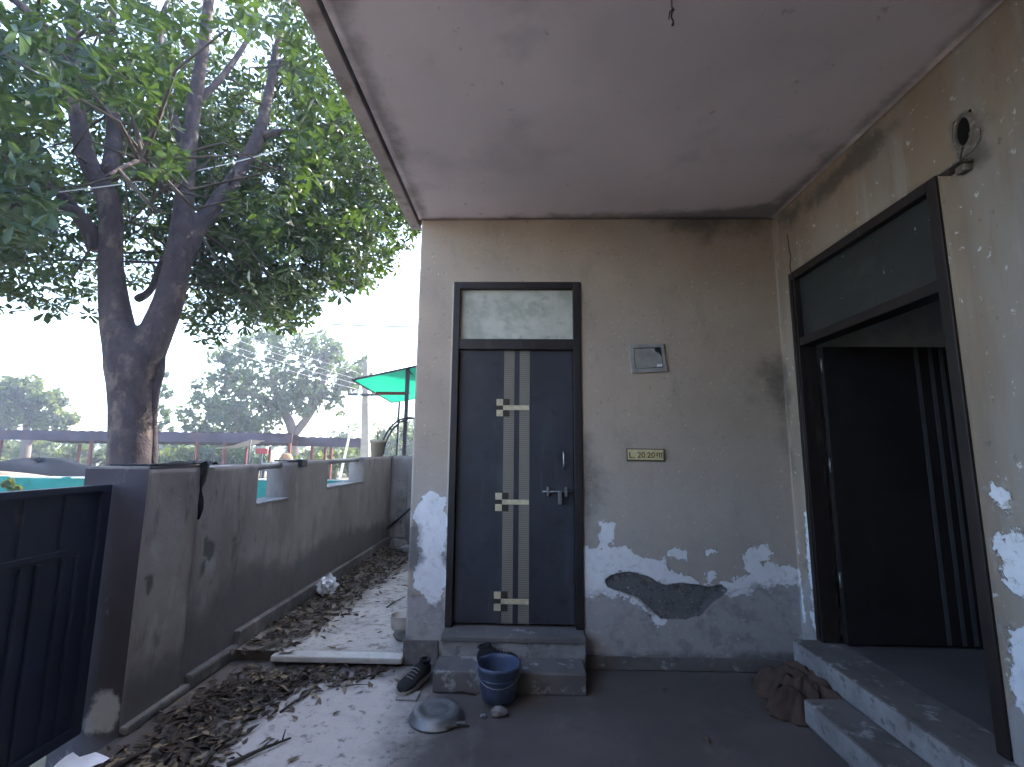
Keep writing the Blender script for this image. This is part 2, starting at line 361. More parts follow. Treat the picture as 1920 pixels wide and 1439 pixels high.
# ------------------------------------------------------------------ masks on wall and floor sheets
def sdf(P, poly):
    """signed distance (negative inside) of points P (n,2) to a polygon"""
    P = np.asarray(P, float); A = np.asarray(poly, float); B = np.roll(A, -1, 0)
    d = np.full(len(P), 1e9); ins = np.zeros(len(P), bool)
    for a, b in zip(A, B):
        e = b-a; w_ = P-a; t = np.clip((w_@e)/max(e@e, 1e-12), 0, 1); d = np.minimum(d, np.hypot(*(w_-t[:, None]*e).T))
        c = (a[1] > P[:, 1]) != (b[1] > P[:, 1])
        with np.errstate(divide='ignore', invalid='ignore'): x = (b[0]-a[0])*(P[:, 1]-a[1])/(b[1]-a[1])+a[0]
        ins ^= c & (P[:, 0] < x)
    return np.where(ins, -d, d)
def sdfs(P, polys):
    d = np.full(len(P), 9.0)
    for p in polys: d = np.minimum(d, sdf(P, p))
    return d
def sheet(name, mat, parent, frame, u_rng, v_rng, step, holes=(), masks=None, thick=0.0, disp=None, **kw):
    """a gridded sheet; frame(u,v,d) -> xyz with d the depth behind the face; holes = (u0,u1,v0,v1); masks = name: fn(uv)"""
    def cuts(a, b, extra):
        ks = sorted({a, b, *[e for e in extra if a < e < b]}); out = []
        for p, q in zip(ks[:-1], ks[1:]):
            out += list(np.linspace(p, q, max(1, round((q-p)/step))+1)[:-1])
        return np.array(out+[b])
    U = cuts(*u_rng, [h for H in holes for h in H[:2]]); V = cuts(*v_rng, [h for H in holes for h in H[2:]])
    nu, nv = len(U), len(V); uv = np.stack(np.meshgrid(U, V, indexing='ij'), -1).reshape(-1, 2)
    d = disp(uv) if disp else np.zeros(len(uv))
    co = [frame(a, b, e) for (a, b), e in zip(uv, d)]
    fs = []; cell = {}
    for i in range(nu-1):
        uc = (U[i]+U[i+1])/2
        for j in range(nv-1):
            vc = (V[j]+V[j+1])/2
            if any(H[0] < uc < H[1] and H[2] < vc < H[3] for H in holes): continue
            fs.append((i*nv+j, (i+1)*nv+j, (i+1)*nv+j+1, i*nv+j+1))
    if thick:
        cnt = {}
        for f in fs:
            for a, b in zip(f, f[1:]+f[:1]): cnt[(min(a, b), max(a, b))] = cnt.get((min(a, b), max(a, b)), 0)+1
        back = {}
        def bk(i):
            if i not in back: back[i] = len(co); co.append(frame(*uv[i], thick))
            return back[i]
        for (a, b), c in list(cnt.items()):
            if c == 1: fs.append((a, b, bk(b), bk(a)))
        src = np.concatenate([np.arange(len(uv)), np.array(list(back.keys()), int)])
    else: src = np.arange(len(uv))
    me = np_mesh(name, np.array(co), np.array(fs))
    bm = bmesh.new(); bm.from_mesh(me); bmesh.ops.delete(bm, geom=[v for v in bm.verts if not v.link_faces], context='VERTS') if False else None; bm.free()
    for k, fn in (masks or {}).items():
        vals = fn(uv)[src].astype(np.float32); at = me.attributes.new(k, 'FLOAT', 'POINT'); at.data.foreach_set('value', vals)
    return put(name, me, mat, parent, **kw)

YB, XR, XL, ZC = 3.40, 1.862, -0.785, 3.163        # back wall, right wall, house corner, ceiling
def pb(*pts): return [(on(x, y, 'y', YB).x, on(x, y, 'y', YB).z) for x, y in pts]
def pr(*pts): return [(on(x, y, 'x', XR).y, on(x, y, 'x', XR).z) for x, y in pts]
def pf(z, *pts): return [(on(x, y, 'z', z).x, on(x, y, 'z', z).y) for x, y in pts]
def px_wall(x, *pts): return [(on(a, b, 'x', x).y, on(a, b, 'x', x).z) for a, b in pts]

# ------------------------------------------------------------------ ground
MB().add([(-400,-200,-.16),(400,-200,-.16),(400,600,-.16),(-400,600,-.16)], [(0,1,2,3)]).build('ground', M['ground'], kind='structure')
MB().add([(-9.5,-60,-.155),(-2.6,-60,-.155),(-2.6,60,-.155),(-9.5,60,-.155)], [(0,1,2,3)]).build('lane', M['lane'], kind='structure')
wash_and_light = [pf(0, (330,1500), (345,1400), (430,1315), (560,1278), (750,1262), (780,1300), (760,1360), (690,1500))]  # pale cement area, partly daylight put into the floor colour
dirt = [pf(0, (120,1560), (215,1430), (335,1325), (500,1258), (640,1258), (560,1300), (470,1360), (380,1450), (330,1560)), pf(0, (820,1330),(1100,1310),(1300,1270),(1440,1270),(1500,1340),(1300,1330),(1000,1345))]
sheet('yard_floor', M['floor'], None, lambda u, v, d: (u, v, 0.0-d), (-1.99, XR), (-3.2, 3.42), .05, (), {'wash_and_light': lambda P: sdfs(P, wash_and_light), 'dirt': lambda P: sdfs(P, dirt)}, .2, kind='structure')
pd = [pf(.06, (420,1240), (720,1020), (775,1000), (775,1060), (690,1110), (600,1180), (520,1225), (440,1245))]
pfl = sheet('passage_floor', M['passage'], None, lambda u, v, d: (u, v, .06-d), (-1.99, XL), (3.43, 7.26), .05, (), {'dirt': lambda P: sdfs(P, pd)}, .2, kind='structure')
MB().bbox(-1.66, XL-.004, 3.33, 3.436, .028, .066, .01).build('marble_edge', M['marble'], pfl)

# ------------------------------------------------------------------ house
house = thing('house', 'old plastered house with deep porch slab, two doors and peeling cream walls', 'house', (0.5, 3.4, 0))
W_white = [pb((779,960),(787,937),(807,924),(832,936),(836,1015),(821,1040),(836,1055),(836,1078),(826,1117),(814,1135),(797,1117),(780,1105),(780,1075),(787,1047),(795,1035),(787,1015),(787,980)),
           pb((1085,1027),(1126,1030),(1159,1027),(1181,1034),(1199,1050),(1221,1053),(1245,1056),(1263,1074),(1288,1077),(1306,1095),(1291,1096),(1257,1100),(1233,1092),(1211,1083),(1181,1075),(1159,1075),(1138,1086),(1132,1101),(1172,1117),(1196,1129),(1224,1150),(1245,1166),(1233,1172),(1211,1146),(1184,1128),(1156,1113),(1117,1114),(1085,1120)),
           pb((1345,1101),(1383,1089),(1401,1089),(1409,1071),(1398,1059),(1403,1034),(1419,1031),(1435,1025),(1445,1037),(1441,1050),(1422,1052),(1429,1060),(1450,1059),(1474,1062),(1515,1077),(1515,1095),(1477,1091),(1432,1100),(1392,1111),(1364,1114)),
           pb((1127,982),(1149,982),(1150,1019),(1127,1019)), pb((1255,1036),(1285,1037),(1284,1045),(1258,1043)), pb((1325,1034),(1345,1035),(1340,1041),(1327,1040)), pb((1324,1078),(1336,1076),(1337,1098),(1322,1096))]
W_cem = [pb((1133,1089),(1147,1077),(1175,1071),(1202,1077),(1227,1089),(1251,1098),(1276,1094),(1306,1097),(1325,1101),(1349,1097),(1363,1106),(1355,1117),(1340,1126),(1325,1141),(1312,1153),(1288,1160),(1263,1161),(1239,1158),(1214,1138),(1196,1120),(1172,1111),(1141,1101))]
W_pla = [pb((1080,1112),(1120,1112),(1180,1126),(1225,1155),(1270,1165),(1320,1150),(1365,1112),(1430,1098),(1480,1088),(1540,1095),(1540,1300),(1080,1300)), pb((740,1110),(800,1115),(836,1120),(850,1300),(740,1300))]
W_fade_skylight = [pb((740,900),(850,870),(1100,880),(1250,860),(1500,880),(1540,1000),(1540,1300),(740,1300))]
W_soot = [pb((1425,700),(1500,680),(1510,860),(1440,770)), pb((1425,755),(1440,752),(1440,762)), pb((1230,412),(1470,405),(1462,425),(1240,420)), pb((1088,830),(1102,850),(1100,960),(1088,1000))]
W_damp = [pb((768,985),(778,975),(786,985),(787,1030),(800,1045),(775,1068),(762,1075),(760,1035)), pb((822,1040),(850,1030),(850,1060),(828,1055)), pb((750,1190),(770,1190),(775,1210),(755,1215)), pb((738,1215),(860,1225),(860,1262),(738,1262)), pb((1085,1228),(1540,1225),(1540,1300),(1085,1300))]
def cem_depth(P): return np.clip(-sdfs(P, W_cem)/.03, 0, 1)*.009
sheet('back_wall', M['back_wall'], house, lambda u, v, d: (u, YB+d, v), (XL, XR), (0, ZC), .016, [(-.522, .412, .0, 2.662)],
      {'white': lambda P: sdfs(P, W_white)-.012, 'cement': lambda P: sdfs(P, W_cem), 'plaster': lambda P: sdfs(P, W_pla), 'fade_and_skylight': lambda P: sdfs(P, W_fade_skylight), 'soot': lambda P: sdfs(P, W_soot), 'damp': lambda P: sdfs(P, W_damp)},
      .15, cem_depth, label='cream back wall with white peeled patches and a bare cement scar')
R_white = [pr((1853,913),(1867,905),(1885,915),(1900,935),(1885,960),(1868,950)), pr((1868,1020),(1895,1000),(1960,990),(1960,1150),(1905,1110),(1880,1070)), pr((1888,1180),(1960,1160),(1960,1400),(1912,1330),(1895,1260)),
           [(3.38,.3),(3.42,.3),(3.42,.62),(3.395,.9),(3.37,.6)], [(3.25,.3),(3.30,.3),(3.29,1.0),(3.25,1.1)]]
R_pla = [pr((1895,1200),(1990,1170),(1990,1700),(1880,1700)), [(3.24,.0),(3.42,.0),(3.42,.5),(3.24,.7)]]
R_soot = [pr((1455,415),(1580,300),(1640,240),(1680,235),(1600,330),(1480,420)), pr((1790,230),(1830,230),(1845,290),(1800,330)), [(3.36,1.3),(3.42,1.2),(3.42,2.1),(3.37,2.0)]]
sheet('right_wall', M['right_wall'], house, lambda u, v, d: (XR+d, u, v), (-3.2, YB), (0, ZC), .03, [(2.035, 3.245, .0, 2.662), (1.845, 1.935, 2.70, 2.845)],
      {'white': lambda P: sdfs(P, R_white), 'plaster': lambda P: sdfs(P, R_pla), 'soot': lambda P: sdfs(P, R_soot)}, .12, label='right wall with flaking cream paint around the open doorway')
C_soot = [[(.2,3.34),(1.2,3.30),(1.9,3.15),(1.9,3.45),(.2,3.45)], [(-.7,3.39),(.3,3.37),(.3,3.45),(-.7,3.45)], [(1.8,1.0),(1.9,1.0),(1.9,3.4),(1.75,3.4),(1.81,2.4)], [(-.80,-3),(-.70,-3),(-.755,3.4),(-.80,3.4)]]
roof = sheet('porch_ceiling', M['ceiling'], house, lambda u, v, d: (u, v, ZC+d), (-.805, XR), (-2.6, YB), .04, (), {'soot': lambda P: sdfs(P, C_soot)}, .05, label='flat grey-pink porch ceiling')
MB().bbox(-.90, -.822, -2.6, 3.55, ZC-.012, ZC+.14, .006).build('drip_edge', M['drip'], roof)
MB().box(-.83, 6, -2.6, YB+.2, ZC+.052, ZC+.137).build('roof_slab', M['dark_plaster'], house)
MB().box(-.775, 6, YB+.14, 12.0, ZC+.15, 6.3).box(-.775, 6, YB+.16, 12.0, -.1, ZC+.04).build('upper_storey', M['outer_wall'], house)
MB().box(XR+.13, 6, -3.2, YB+.1, ZC+.15, 6.3).build('front_storey', M['outer_wall'], house)
MB().box(-.80, XR-.003, -1.15, -1.0, .0, ZC-.004).box(-2.36, -.905, -1.21, -1.0, -.16, 6.3).build('unseen_shade_wall', M['outer_wall'], house)  # unseen wall added behind the camera to block skylight from the porch
# room behind the right doorway
MB().box(XR+.11, 6, .2, 5.6, .10, .262).build('room_floor', M['room_floor'], house)
# interior walls kept inside the storey block: cut the block by building the room as its own shell
MB().box(1.985, 5.2, 3.300, 3.39, .262, 2.62).build('room_partition', M['room_wall'], house)
MB().box(5.2, 5.3, .2, 3.3, .262, 3.1).build('room_wall', M['room_wall'], house)
MB().box(1.985, 5.2, .2, .3, .262, 3.1).build('room_wall', M['room_wall'], house)
MB().box(1.985, 5.2, .3, 3.3, 3.0, 3.1).build('room_ceiling', M['room_wall'], house)
# skirting along the back wall
MB().bbox(.42, XR-.003, YB-.018, YB-.001, .003, .085, .005).build('skirting', M['step'], house)
MB().bbox(XL-.012, -.56, YB-.016, YB-.001, .003, .16, .006).build('skirting', M['boundary'], house)
# steps to the back door
MB().bbox(-.530, .378, 3.03, 3.248, .003, .122, .008, .002).build('door_step', M['step'], house)
st = MB().bbox(-.512, .402, 3.25, 3.52, .003, .205, .008, .002).build('door_step', M['step_edge'], house)
MB().bbox(-.522, .408, 3.238, 3.52, .207, .242, .008).build('nosing', M['step'], st)
# back door frame and leaf
FY0, FY1 = YB-.014, YB+.09
df = MB().bbox(-.522, -.474, FY0, FY1, .243, 2.662, .004).bbox(.358, .414, FY0, FY1, .243, 2.662, .004).bbox(-.4735, .3575, FY0+.001, FY1, 2.609, 2.662, .004).bbox(-.4735, .3575, FY0+.004, FY1, 2.152, 2.230, .006).build('door_frame', M['frame'], house)
MB().box(-.474, .358, YB+.022, YB+.034, 2.229, 2.610).build('transom_board', M['board'], df, label='stained whitish transom board')
dr = MB().bbox(-.471, .355, YB+.026, YB+.062, .262, 2.150, .003).build('door', M['door_blue'], house, label='slate blue back door with two beige reeded strips')
for x0, x1 in ((-.143, -.067), (-.030, .044)): MB().box(x0, x1, YB+.0235, YB+.0265, .264, 2.148).build('reeded_strip', M['reed'], dr)
for c in (1.728, 1.065, .405):
    for z0 in (c+.016, c-.062): MB().bbox(-.195, -.1485, YB+.020, YB+.0268, z0, z0+.046, .001).build('pale_tile', M['inlay'], dr)
    for z0 in (c+.018, c-.064): MB().bbox(-.1475, -.102, YB+.0205, YB+.0268, z0, z0+.046, .001).build('brown_tile', M['inlay_dark'], dr)
    MB().bbox(-.195, -.1485, YB+.021, YB+.0268, c-.0155, c+.0155, .001).build('brown_tile', M['inlay_dark'], dr)
    MB().bbox(-.1475, .042, YB+.0195, YB+.0268, c-.017, c+.0165, .001).build('pale_bar', M['inlay'], dr)
MB().tube([(.284,YB+.026,1.300),(.284,YB+.002,1.306),(.284,YB-.004,1.33),(.284,YB-.004,1.385),(.284,YB+.002,1.408),(.284,YB+.026,1.415)], .0055, 8).build('handle', M['steel'], dr)
la = MB().tube([(.135,YB+.008,1.140),(.352,YB+.008,1.142)], .0065, 8).build('latch_bolt', M['steel_dark'], dr)
for x in (.175, .300): MB().bbox(x-.009, x+.009, YB-.001, YB+.0258, 1.108, 1.174, .003).build('latch_bracket', M['steel_dark'], dr)
MB().bbox(.245, .271, YB-.002, YB+.016, 1.050, 1.148, .004).build('latch_hasp', M['steel_dark'], dr)
# steps and threshold at the right doorway
s1 = MB().bbox(1.495, 1.700, .6, 2.775, .003, .135, .012, .002).build('porch_step', M['step'], house)
MB().bbox(1.4885, 1.4955, .6, 2.768, .02, .128, .002).build('lit_riser', M['step_edge'], s1)  # riser coloured paler than its step, as lit from the left
s2 = MB().bbox(1.705, XR+.115, .6, 3.24, .003, .262, .012, .002).build('porch_step', M['step'], house)
MB().bbox(1.698, 1.7065, .6, 3.235, .138, .256, .002).build('lit_riser', M['step_edge'], s2)  # same painted skylight on the upper riser
# right door frame, pane and leaf
FX0, FX1 = XR-.012, XR+.10
d2 = MB().bbox(FX0, FX1, 3.180, 3.245, .263, 2.662, .006).bbox(FX0, FX1, 2.035, 2.092, .263, 2.662, .006).bbox(FX0+.001, FX1, 2.0925, 3.1795, 2.608, 2.662, .005).bbox(FX0+.005, FX1, 2.0925, 3.1795, 2.134, 2.192, .008).build('door_frame', M['frame_brown'], house)
MB().tube([(FX0-.002,3.192,.3),(FX0-.004,3.194,2.6)], .007, 6).build('beading', M['frame_brown'], d2)
MB().box(XR+.030, XR+.038, 2.092, 3.180, 2.192, 2.608).build('transom_pane', M['pane'], d2, label='dark glazed transom pane speckled with paint')
dl = MB().bbox(1.972, 2.872, 3.130, 3.168, .275, 2.120, .004).build('door', M['door_black'], house, label='black door leaf standing open into the dark room, three silver stripes')
for x in (2.575, 2.665, 2.735): MB().box(x-.013, x+.013, 3.1275, 3.1305, .278, 2.118).build('silver_stripe', M['stripe'], dl)
for z in (.6, 1.3, 1.95): MB().tube([(1.966,3.140,z),(1.966,3.140,z+.09)], .008, 8).build('hinge', M['steel_dark'], dl)
# knocked-out lamp hole in the right wall
def oval(cy_, cz_, ry, rz, n=28, jit=0): return [(cy_+ry*math.cos(2*math.pi*k/n)*(1+random.uniform(-jit, jit)), cz_+rz*math.sin(2*math.pi*k/n)*(1+random.uniform(-jit, jit))) for k in range(n)]
cyy, czz = 1.890, 2.772
rim_o = oval(cyy-.004, czz-.006, .055, .088, 28, .10); rim_i = oval(cyy, czz, .034, .064)
hp = MB().loft([[(XR-.001, a, b) for a, b in rim_o], [(XR-.006, a, b) for a, b in oval(cyy, czz, .048, .080, 28, .05)], [(XR-.006, a, b) for a, b in rim_i], [(XR+.085, a, b) for a, b in rim_i]], False).build('lamp_hole', M['broken'], house)
MB().prism([(1.925,2.640),(1.905,2.655),(1.850,2.668),(1.822,2.690),(1.818,2.735),(1.835,2.752),(1.868,2.748),(1.862,2.700),(1.905,2.690),(1.93,2.70)], 'x', XR-.004, XR-.001).build('plaster_patch', M['broken'], house)
MB().add([(XR+.08, a, b) for a, b in rim_i], [tuple(range(28))]).build('hole_back', M['hole'], hp)
MB().loft([[(XR+.004, a, b) for a, b in rim_i], [(XR+.004, cyy+(a-cyy)*.93, czz+(b-czz)*.95) for a, b in rim_i], [(XR+.083, cyy+(a-cyy)*.93, czz+(b-czz)*.95) for a, b in rim_i]], False).build('socket_tube', M['hole'], hp)
br = MB().bbox(XR-.060, XR-.001, 1.862, 1.972, 2.618, 2.628, .002).bbox(XR-.035, XR-.001, 1.872, 1.915, 2.585, 2.617, .004).build('lamp_bracket', M['broken'], house)
MB().tube([(XR+.01,1.89,2.715),(XR-.010,1.895,2.70),(XR-.014,1.905,2.66),(XR-.03,1.915,2.629)], .003, 6).build('wire_end', M['wire'], br)
# dark crack from the corner to the door frame
pts = [on(1476,440,'x',XR-.001), on(1480,470,'x',XR-.001), on(1483,480,'x',XR-.001), on(1481,500,'x',XR-.001), on(1484,515,'x',XR-.001)]
MB().tube(pts, [.002,.004,.003,.004,.002], 5).build('wall_crack', M['hole'], house)

# ceiling hook with a frayed cord
hk = thing('ceiling_hook', 'small dark iron hook with frayed cord under the porch ceiling', 'hook', (.57, 1.64, ZC))
MB().tube([(.57,1.64,ZC-.001),(.57,1.64,ZC-.03),(.578,1.64,ZC-.045),(.570,1.64,ZC-.058),(.560,1.64,ZC-.05)], .004, 8).build('hook', M['steel_dark'], hk)
MB().tube([(.572,1.642,ZC-.04),(.566,1.64,ZC-.075),(.574,1.642,ZC-.095),(.570,1.64,ZC-.112)], [.005,.003,.003,.006], 6).tube([(.562,1.642,ZC-.05),(.556,1.64,ZC-.085)], .0025, 5).build('cord', M['twig'], hk)

# switch box and name plate on the back wall
sb = thing('switch_box', 'grey square switch box with a broken cover corner on the back wall', 'switch box', (.89, YB, 2.09))
def quadprism(name, q, y0, y1, mat, par): return MB().prism(q, 'y', y0, y1).build(name, mat, par)
q = pb((1179,648),(1243,645),(1250,697),(1184,700)); qi = pb((1187,654),(1239,652),(1243,690),(1190,693))
MB().loft([[(a, YB-.001, b) for a, b in q], [(a, YB-.016, b) for a, b in q], [(a, YB-.016, b) for a, b in qi], [(a, YB-.004, b) for a, b in qi]], False, False).build('frame', M['box_grey'], sb)
qc = pb((1188,655),(1226,654),(1228,660),(1236,664),(1240,672),(1241,688),(1191,692))
quadprism('cover', qc, YB-.011, YB-.003, M['box_grey'], sb)
quadprism('back_plate', qi, YB-.003, YB-.0015, M['hole'], sb)
quadprism('sticker', pb((1231,684),(1241,683),(1241,688),(1231,689)), YB-.0125, YB-.0105, M['paper'], sb)
quadprism('knob', pb((1210,670),(1216,670),(1216,675),(1210,675)), YB-.014, YB-.0105, M['box_grey'], sb)
npl = thing('name_plate', 'small yellowed name plate with dark lettering on the back wall', 'name plate', (.86, YB, 1.4))
quadprism('rim', pb((1174,841),(1246,842),(1247,866),(1175,865)), YB-.007, YB-.001, M['plate_rim'], npl)
pl = quadprism('plate', pb((1176,843),(1243,844),(1243,863),(1177,862)), YB-.010, YB-.0065, M['plate'], npl)
for ch, xo in (('L', -.105), ('.', -.082), ('2', -.046), ('0', -.018), ('2', .022), ('0', .050), ('\u0917\u093e', .094)):
    fc = bpy.data.curves.new('letter', 'FONT'); fc.body = ch; fc.size = .056; fc.align_x = 'CENTER'; fc.align_y = 'BOTTOM_BASELINE'; fc.extrude = .0006; fc.offset = .0008
    tmp = bpy.data.objects.new('tmp', fc); COL.objects.link(tmp); bpy.context.view_layer.update()
    tm = bpy.data.meshes.new_from_object(tmp.evaluated_get(bpy.context.evaluated_depsgraph_get())); bpy.data.objects.remove(tmp)
    tm.transform(Matrix.Translation((.857+xo, YB-.0108, 1.380)) @ Matrix.Rotation(R(90), 4, 'X')); tm.name = 'letter'
    put('letter', tm, M['plate_ink'], pl)

# ------------------------------------------------------------------ boundary wall
bw = thing('boundary_wall', 'low grey cement boundary wall with two notched openings beside the lane', 'wall', (-2.09, 5, 0))
WX = -1.995; WT = .20
def wtop(y): return 1.292+.013*(y-2.94)
holes = [(3.610, 4.105, 1.0, 9), (4.90, 6.05, 1.03, 9)]
damp = [[(2.9,-.2),(7.3,-.2),(7.3,.35),(5.5,.55),(4.2,.42),(3.5,.62),(3.1,.40),(2.9,.5)]]
stn = [px_wall(WX, (384,1000),(404,1020),(396,1055),(380,1040)), [(3.05,.62),(3.09,.66),(3.08,.72),(3.04,.70)], [(3.35,.78),(3.38,.78),(3.38,.82),(3.35,.82)], [(3.5,.68),(3.52,.68),(3.52,.72),(3.5,.72)]]
Ht = 1.29
def wframe(u, v, d): return (WX-d, u, v if v < 1.1 else v+(wtop(u)-1.29)*(v-1.1)/.19)
# stretch lengths between the notches share one sheet; the notches are open at the top
H2 = [(a, b, c, 2.0) for a, b, c, _ in holes]
sheet('wall', M['boundary'], bw, wframe, (2.945, 7.45), (-.16, Ht), .03, H2, {'damp': lambda P: sdfs(P, damp), 'stain': lambda P: sdfs(P, stn)}, WT)
sheet('wall_outer_face', M['boundary'], bw, lambda u, v, d: (WX-WT, u, wframe(u, v, d)[2]), (2.945, 7.45), (-.16, Ht), .15, H2, {'damp': lambda P: sdfs(P, damp)+9, 'stain': lambda P: P[:, 0]*0+9})
pst = [[(2.55,.62),(2.585,.60),(2.60,.68),(2.57,.72),(2.555,.70)]]
pi = sheet('pillar', M['boundary'], bw, lambda u, v, d: (-1.985-d, u, v), (2.525, 2.940), (-.16, 1.30), .03, (), {'damp': lambda P: sdfs(P, [[(2.5,-.2),(3,-.2),(3,.3),(2.5,.25)]]), 'stain': lambda P: sdfs(P, [px_wall(-1.985, (272,1085),(285,1080),(286,1105),(277,1120))])}, .345, label='square gate pillar at the end of the low wall')
sheet('pillar_face', M['dark_plaster'], bw, lambda u, v, d: (u, 2.5235+d, v), (-2.33, -1.985), (-.16, 1.30), .05, (), {'white': lambda P: sdfs(P, [[(-2.16,.02),(-2.02,.0),(-1.99,.16),(-2.05,.22),(-2.13,.17)]])}, label='dark painted front face of the gate pillar')
MB().box(-2.332, -1.984, 2.522, 2.942, 1.301, 1.312).build('pillar_cap', M['boundary'], bw)
for a, b, z in ((2.53, 2.99, .045), (2.995, 3.46, .085), (3.465, 7.25, .17)): MB().bbox(WX-.02, WX+.045, a, b, .003, z, .012, .003).build('skirting', M['boundary'], bw)
for a, b, c, _ in holes: MB().tube([(WX-.10, a-.03, wtop(a)-.028), (WX-.10, b+.03, wtop(b)-.022)], .026, 12).build('pipe_rail', M['pipe'], bw)
for a, b, c, _ in holes: MB().bbox(WX-WT-.01, WX+.008, a+.003, b-.003, c+.001, c+.016, .004).build('sill', M['step_edge'], bw)
# end wall of the passage
ew = thing('end_wall', 'grey cement wall closing the far end of the side passage', 'wall', (-1.4, 7.3, 0))
sheet('wall', M['boundary'], ew, lambda u, v, d: (u, 7.26+d, v), (-1.99, XL+.01), (-.1, 1.352), .06, (), {'damp': lambda P: sdfs(P, [[(-2,-.2),(-.7,-.2),(-.7,.5),(-2,.4)]]), 'stain': lambda P: sdfs(P, [[(-1.9,1.0),(-1.75,.98),(-1.76,.94),(-1.88,.97)]])}, .15)
MB().bbox(-1.90, -1.74, 7.235, 7.258, .17, .90, .006).build('plaster_panel', M['step_edge'], ew)
MB().tube([(-2.0+.02,7.15,.30),(-1.62,7.15,.62)], .016, 8).build('conduit', M['black_plastic'], ew)

# dark cloth and small things on the wall top
c1 = MB(); 
rings = []
for k in range(7):
    t = k/6; z = 1.325-.0-.34*t; wd = .040*(1-.3*t) if t < .45 else .007
    rings.append([(WX+.012+.012*math.sin(7*t), 2.955-wd, z), (WX+.026+.014*math.sin(9*t+1), 2.955, z), (WX+.012+.010*math.cos(5*t), 2.955+wd, z), (WX+.004, 2.955, z)])
c1.loft(rings)
g = []
for i in range(9):
    for j in range(5): g.append((WX-.19+.215*j/4, 2.90+.20*i/8, 1.318+.016*random.random()+.008*math.sin(i*1.7+j)))
c1.add(g, [(i*5+j, (i+1)*5+j, (i+1)*5+j+1, i*5+j+1) for i in range(8) for j in range(4)], True)
c1.build('black_rag', M['black'], None, 'black rag draped over the joint between pillar and low wall', 'rag')
MB().bbox(-2.27, -2.00, 2.60, 2.90, 1.313, 1.322, .003, .004).tube([(-2.02,2.56,1.315),(-2.02,2.9,1.325)], .012, 6).build('rubber_strip', M['black'], None, 'thin dark rubber strip lying on the pillar top', 'strip')
bx = MB().bbox(WX-.05, WX+.030, 4.24, 4.36, 1.265, 1.335, .01).bbox(WX-.15, WX+.0, 4.10, 4.40, 1.316, 1.330, .005).build('black_box', M['black_plastic'], None, 'small black plastic box hooked over the wall between the openings', 'box')

# ------------------------------------------------------------------ gate
gt = thing('gate', 'navy blue sheet metal gate with pressed ribs hung on the pillar', 'gate', (-2.17, .7, 0))
GX = -2.17
MB().box(GX-.004, GX+.004, -1.2, 2.495, .06, 1.205).build('sheet', M['gate'], gt)
MB().bbox(GX-.02, GX+.022, -1.2, 2.498, 1.190, 1.222, .004).build('top_rail', M['gate'], gt)
MB().bbox(GX-.02, GX+.022, -1.2, 2.498, .03, .075, .004).build('bottom_rail', M['gate'], gt)
MB().bbox(GX-.02, GX+.022, 2.448, 2.498, .076, 1.189, .004).build('stile', M['gate'], gt)
MB().bbox(GX+.0045, GX+.018, -1.19, 2.30, .905, .93, .003).build('cross_rail', M['gate'], gt)
y = 2.36
while y > -1.1:
    for q_ in (0, .075): MB().bbox(GX+.0042, GX+.017, y-q_-.007, y-q_+.007, .08, .89, .003).build('rib', M['gate'], gt)
    MB().bbox(GX+.0042, GX+.013, y-.1-.006, y-.1+.006, .94, 1.18, .003).build('rib', M['gate'], gt)
    y -= .19
MB().bbox(GX-.17, GX+.17, -1.62, -1.24, -.16, 1.3, .01).build('gate_pillar', M['dark_plaster'], None, 'dark plastered pillar at the latch side of the navy gate', 'pillar')

# ------------------------------------------------------------------ the big tree
T0 = (-4.66, 5.6, -.16)
tree = thing('broadleaf_tree', 'large forked broadleaf tree with whorled leaves growing behind the low wall', 'tree', T0)
def limb(px, rad, n=14, jit=.02):
    pts = [on(a, b, 'y', c) for a, b, c in px]
    return smooth_path(pts, rad)
def smooth_path(pts, rad, sub=4):
    P = [Vector(p) for p in pts]; out = []; rr = []
    for i in range(len(P)-1):
        p0, p1, p2, p3 = P[max(i-1, 0)], P[i], P[i+1], P[min(i+2, len(P)-1)]
        for k in range(sub):
            t = k/sub; out.append(.5*((2*p1)+(p2-p0)*t+(2*p0-5*p1+4*p2-p3)*t*t+(3*p1-p0-3*p2+p3)*t**3)); rr.append(rad[i]*(1-t)+rad[i+1]*t)
    return out+[P[-1]], rr+[rad[-1]]
tk = MB()
def addlimb(pts, rad, n=14): tk.tube(*smooth_path(pts, [r_*.77 for r_ in rad]), n)
base = [Vector((-4.66,5.6,-.25)), Vector((-4.66,5.6,.3)), on(243,870,'y',5.6), on(245,760,'y',5.6), on(243,690,'y',5.6), on(226,620,'y',5.6)]
addlimb(base, [.40,.325,.285,.285,.33,.25], 20)
L1 = [on(250,730,'y',5.6), on(222,620,'y',5.6), on(208,500,'y',5.55), on(205,380,'y',5.5), on(160,290,'y',5.4), on(138,146,'y',5.3), on(140,0,'y',5.3), on(150,-250,'y',5.3)]
L2 = [on(250,720,'y',5.62), on(290,630,'y',5.7), on(322,545,'y',5.8), on(342,413,'y',5.95), on(352,300,'y',6.1), on(364,195,'y',6.2), on(380,97,'y',6.3), on(395,-30,'y',6.4), on(420,-260,'y',6.6)]
L3 = [on(328,530,'y',5.85), on(372,430,'y',6.1), on(440,335,'y',6.5), on(482,262,'y',6.9), on(502,185,'y',7.3), on(518,95,'y',7.6), on(545,-20,'y',8.0)]
addlimb(L1, [.28,.24,.17,.165,.14,.11,.09,.05], 16); addlimb(L2, [.28,.24,.215,.165,.135,.125,.11,.095,.05], 16); addlimb(L3, [.15,.14,.135,.13,.105,.085,.06], 12)
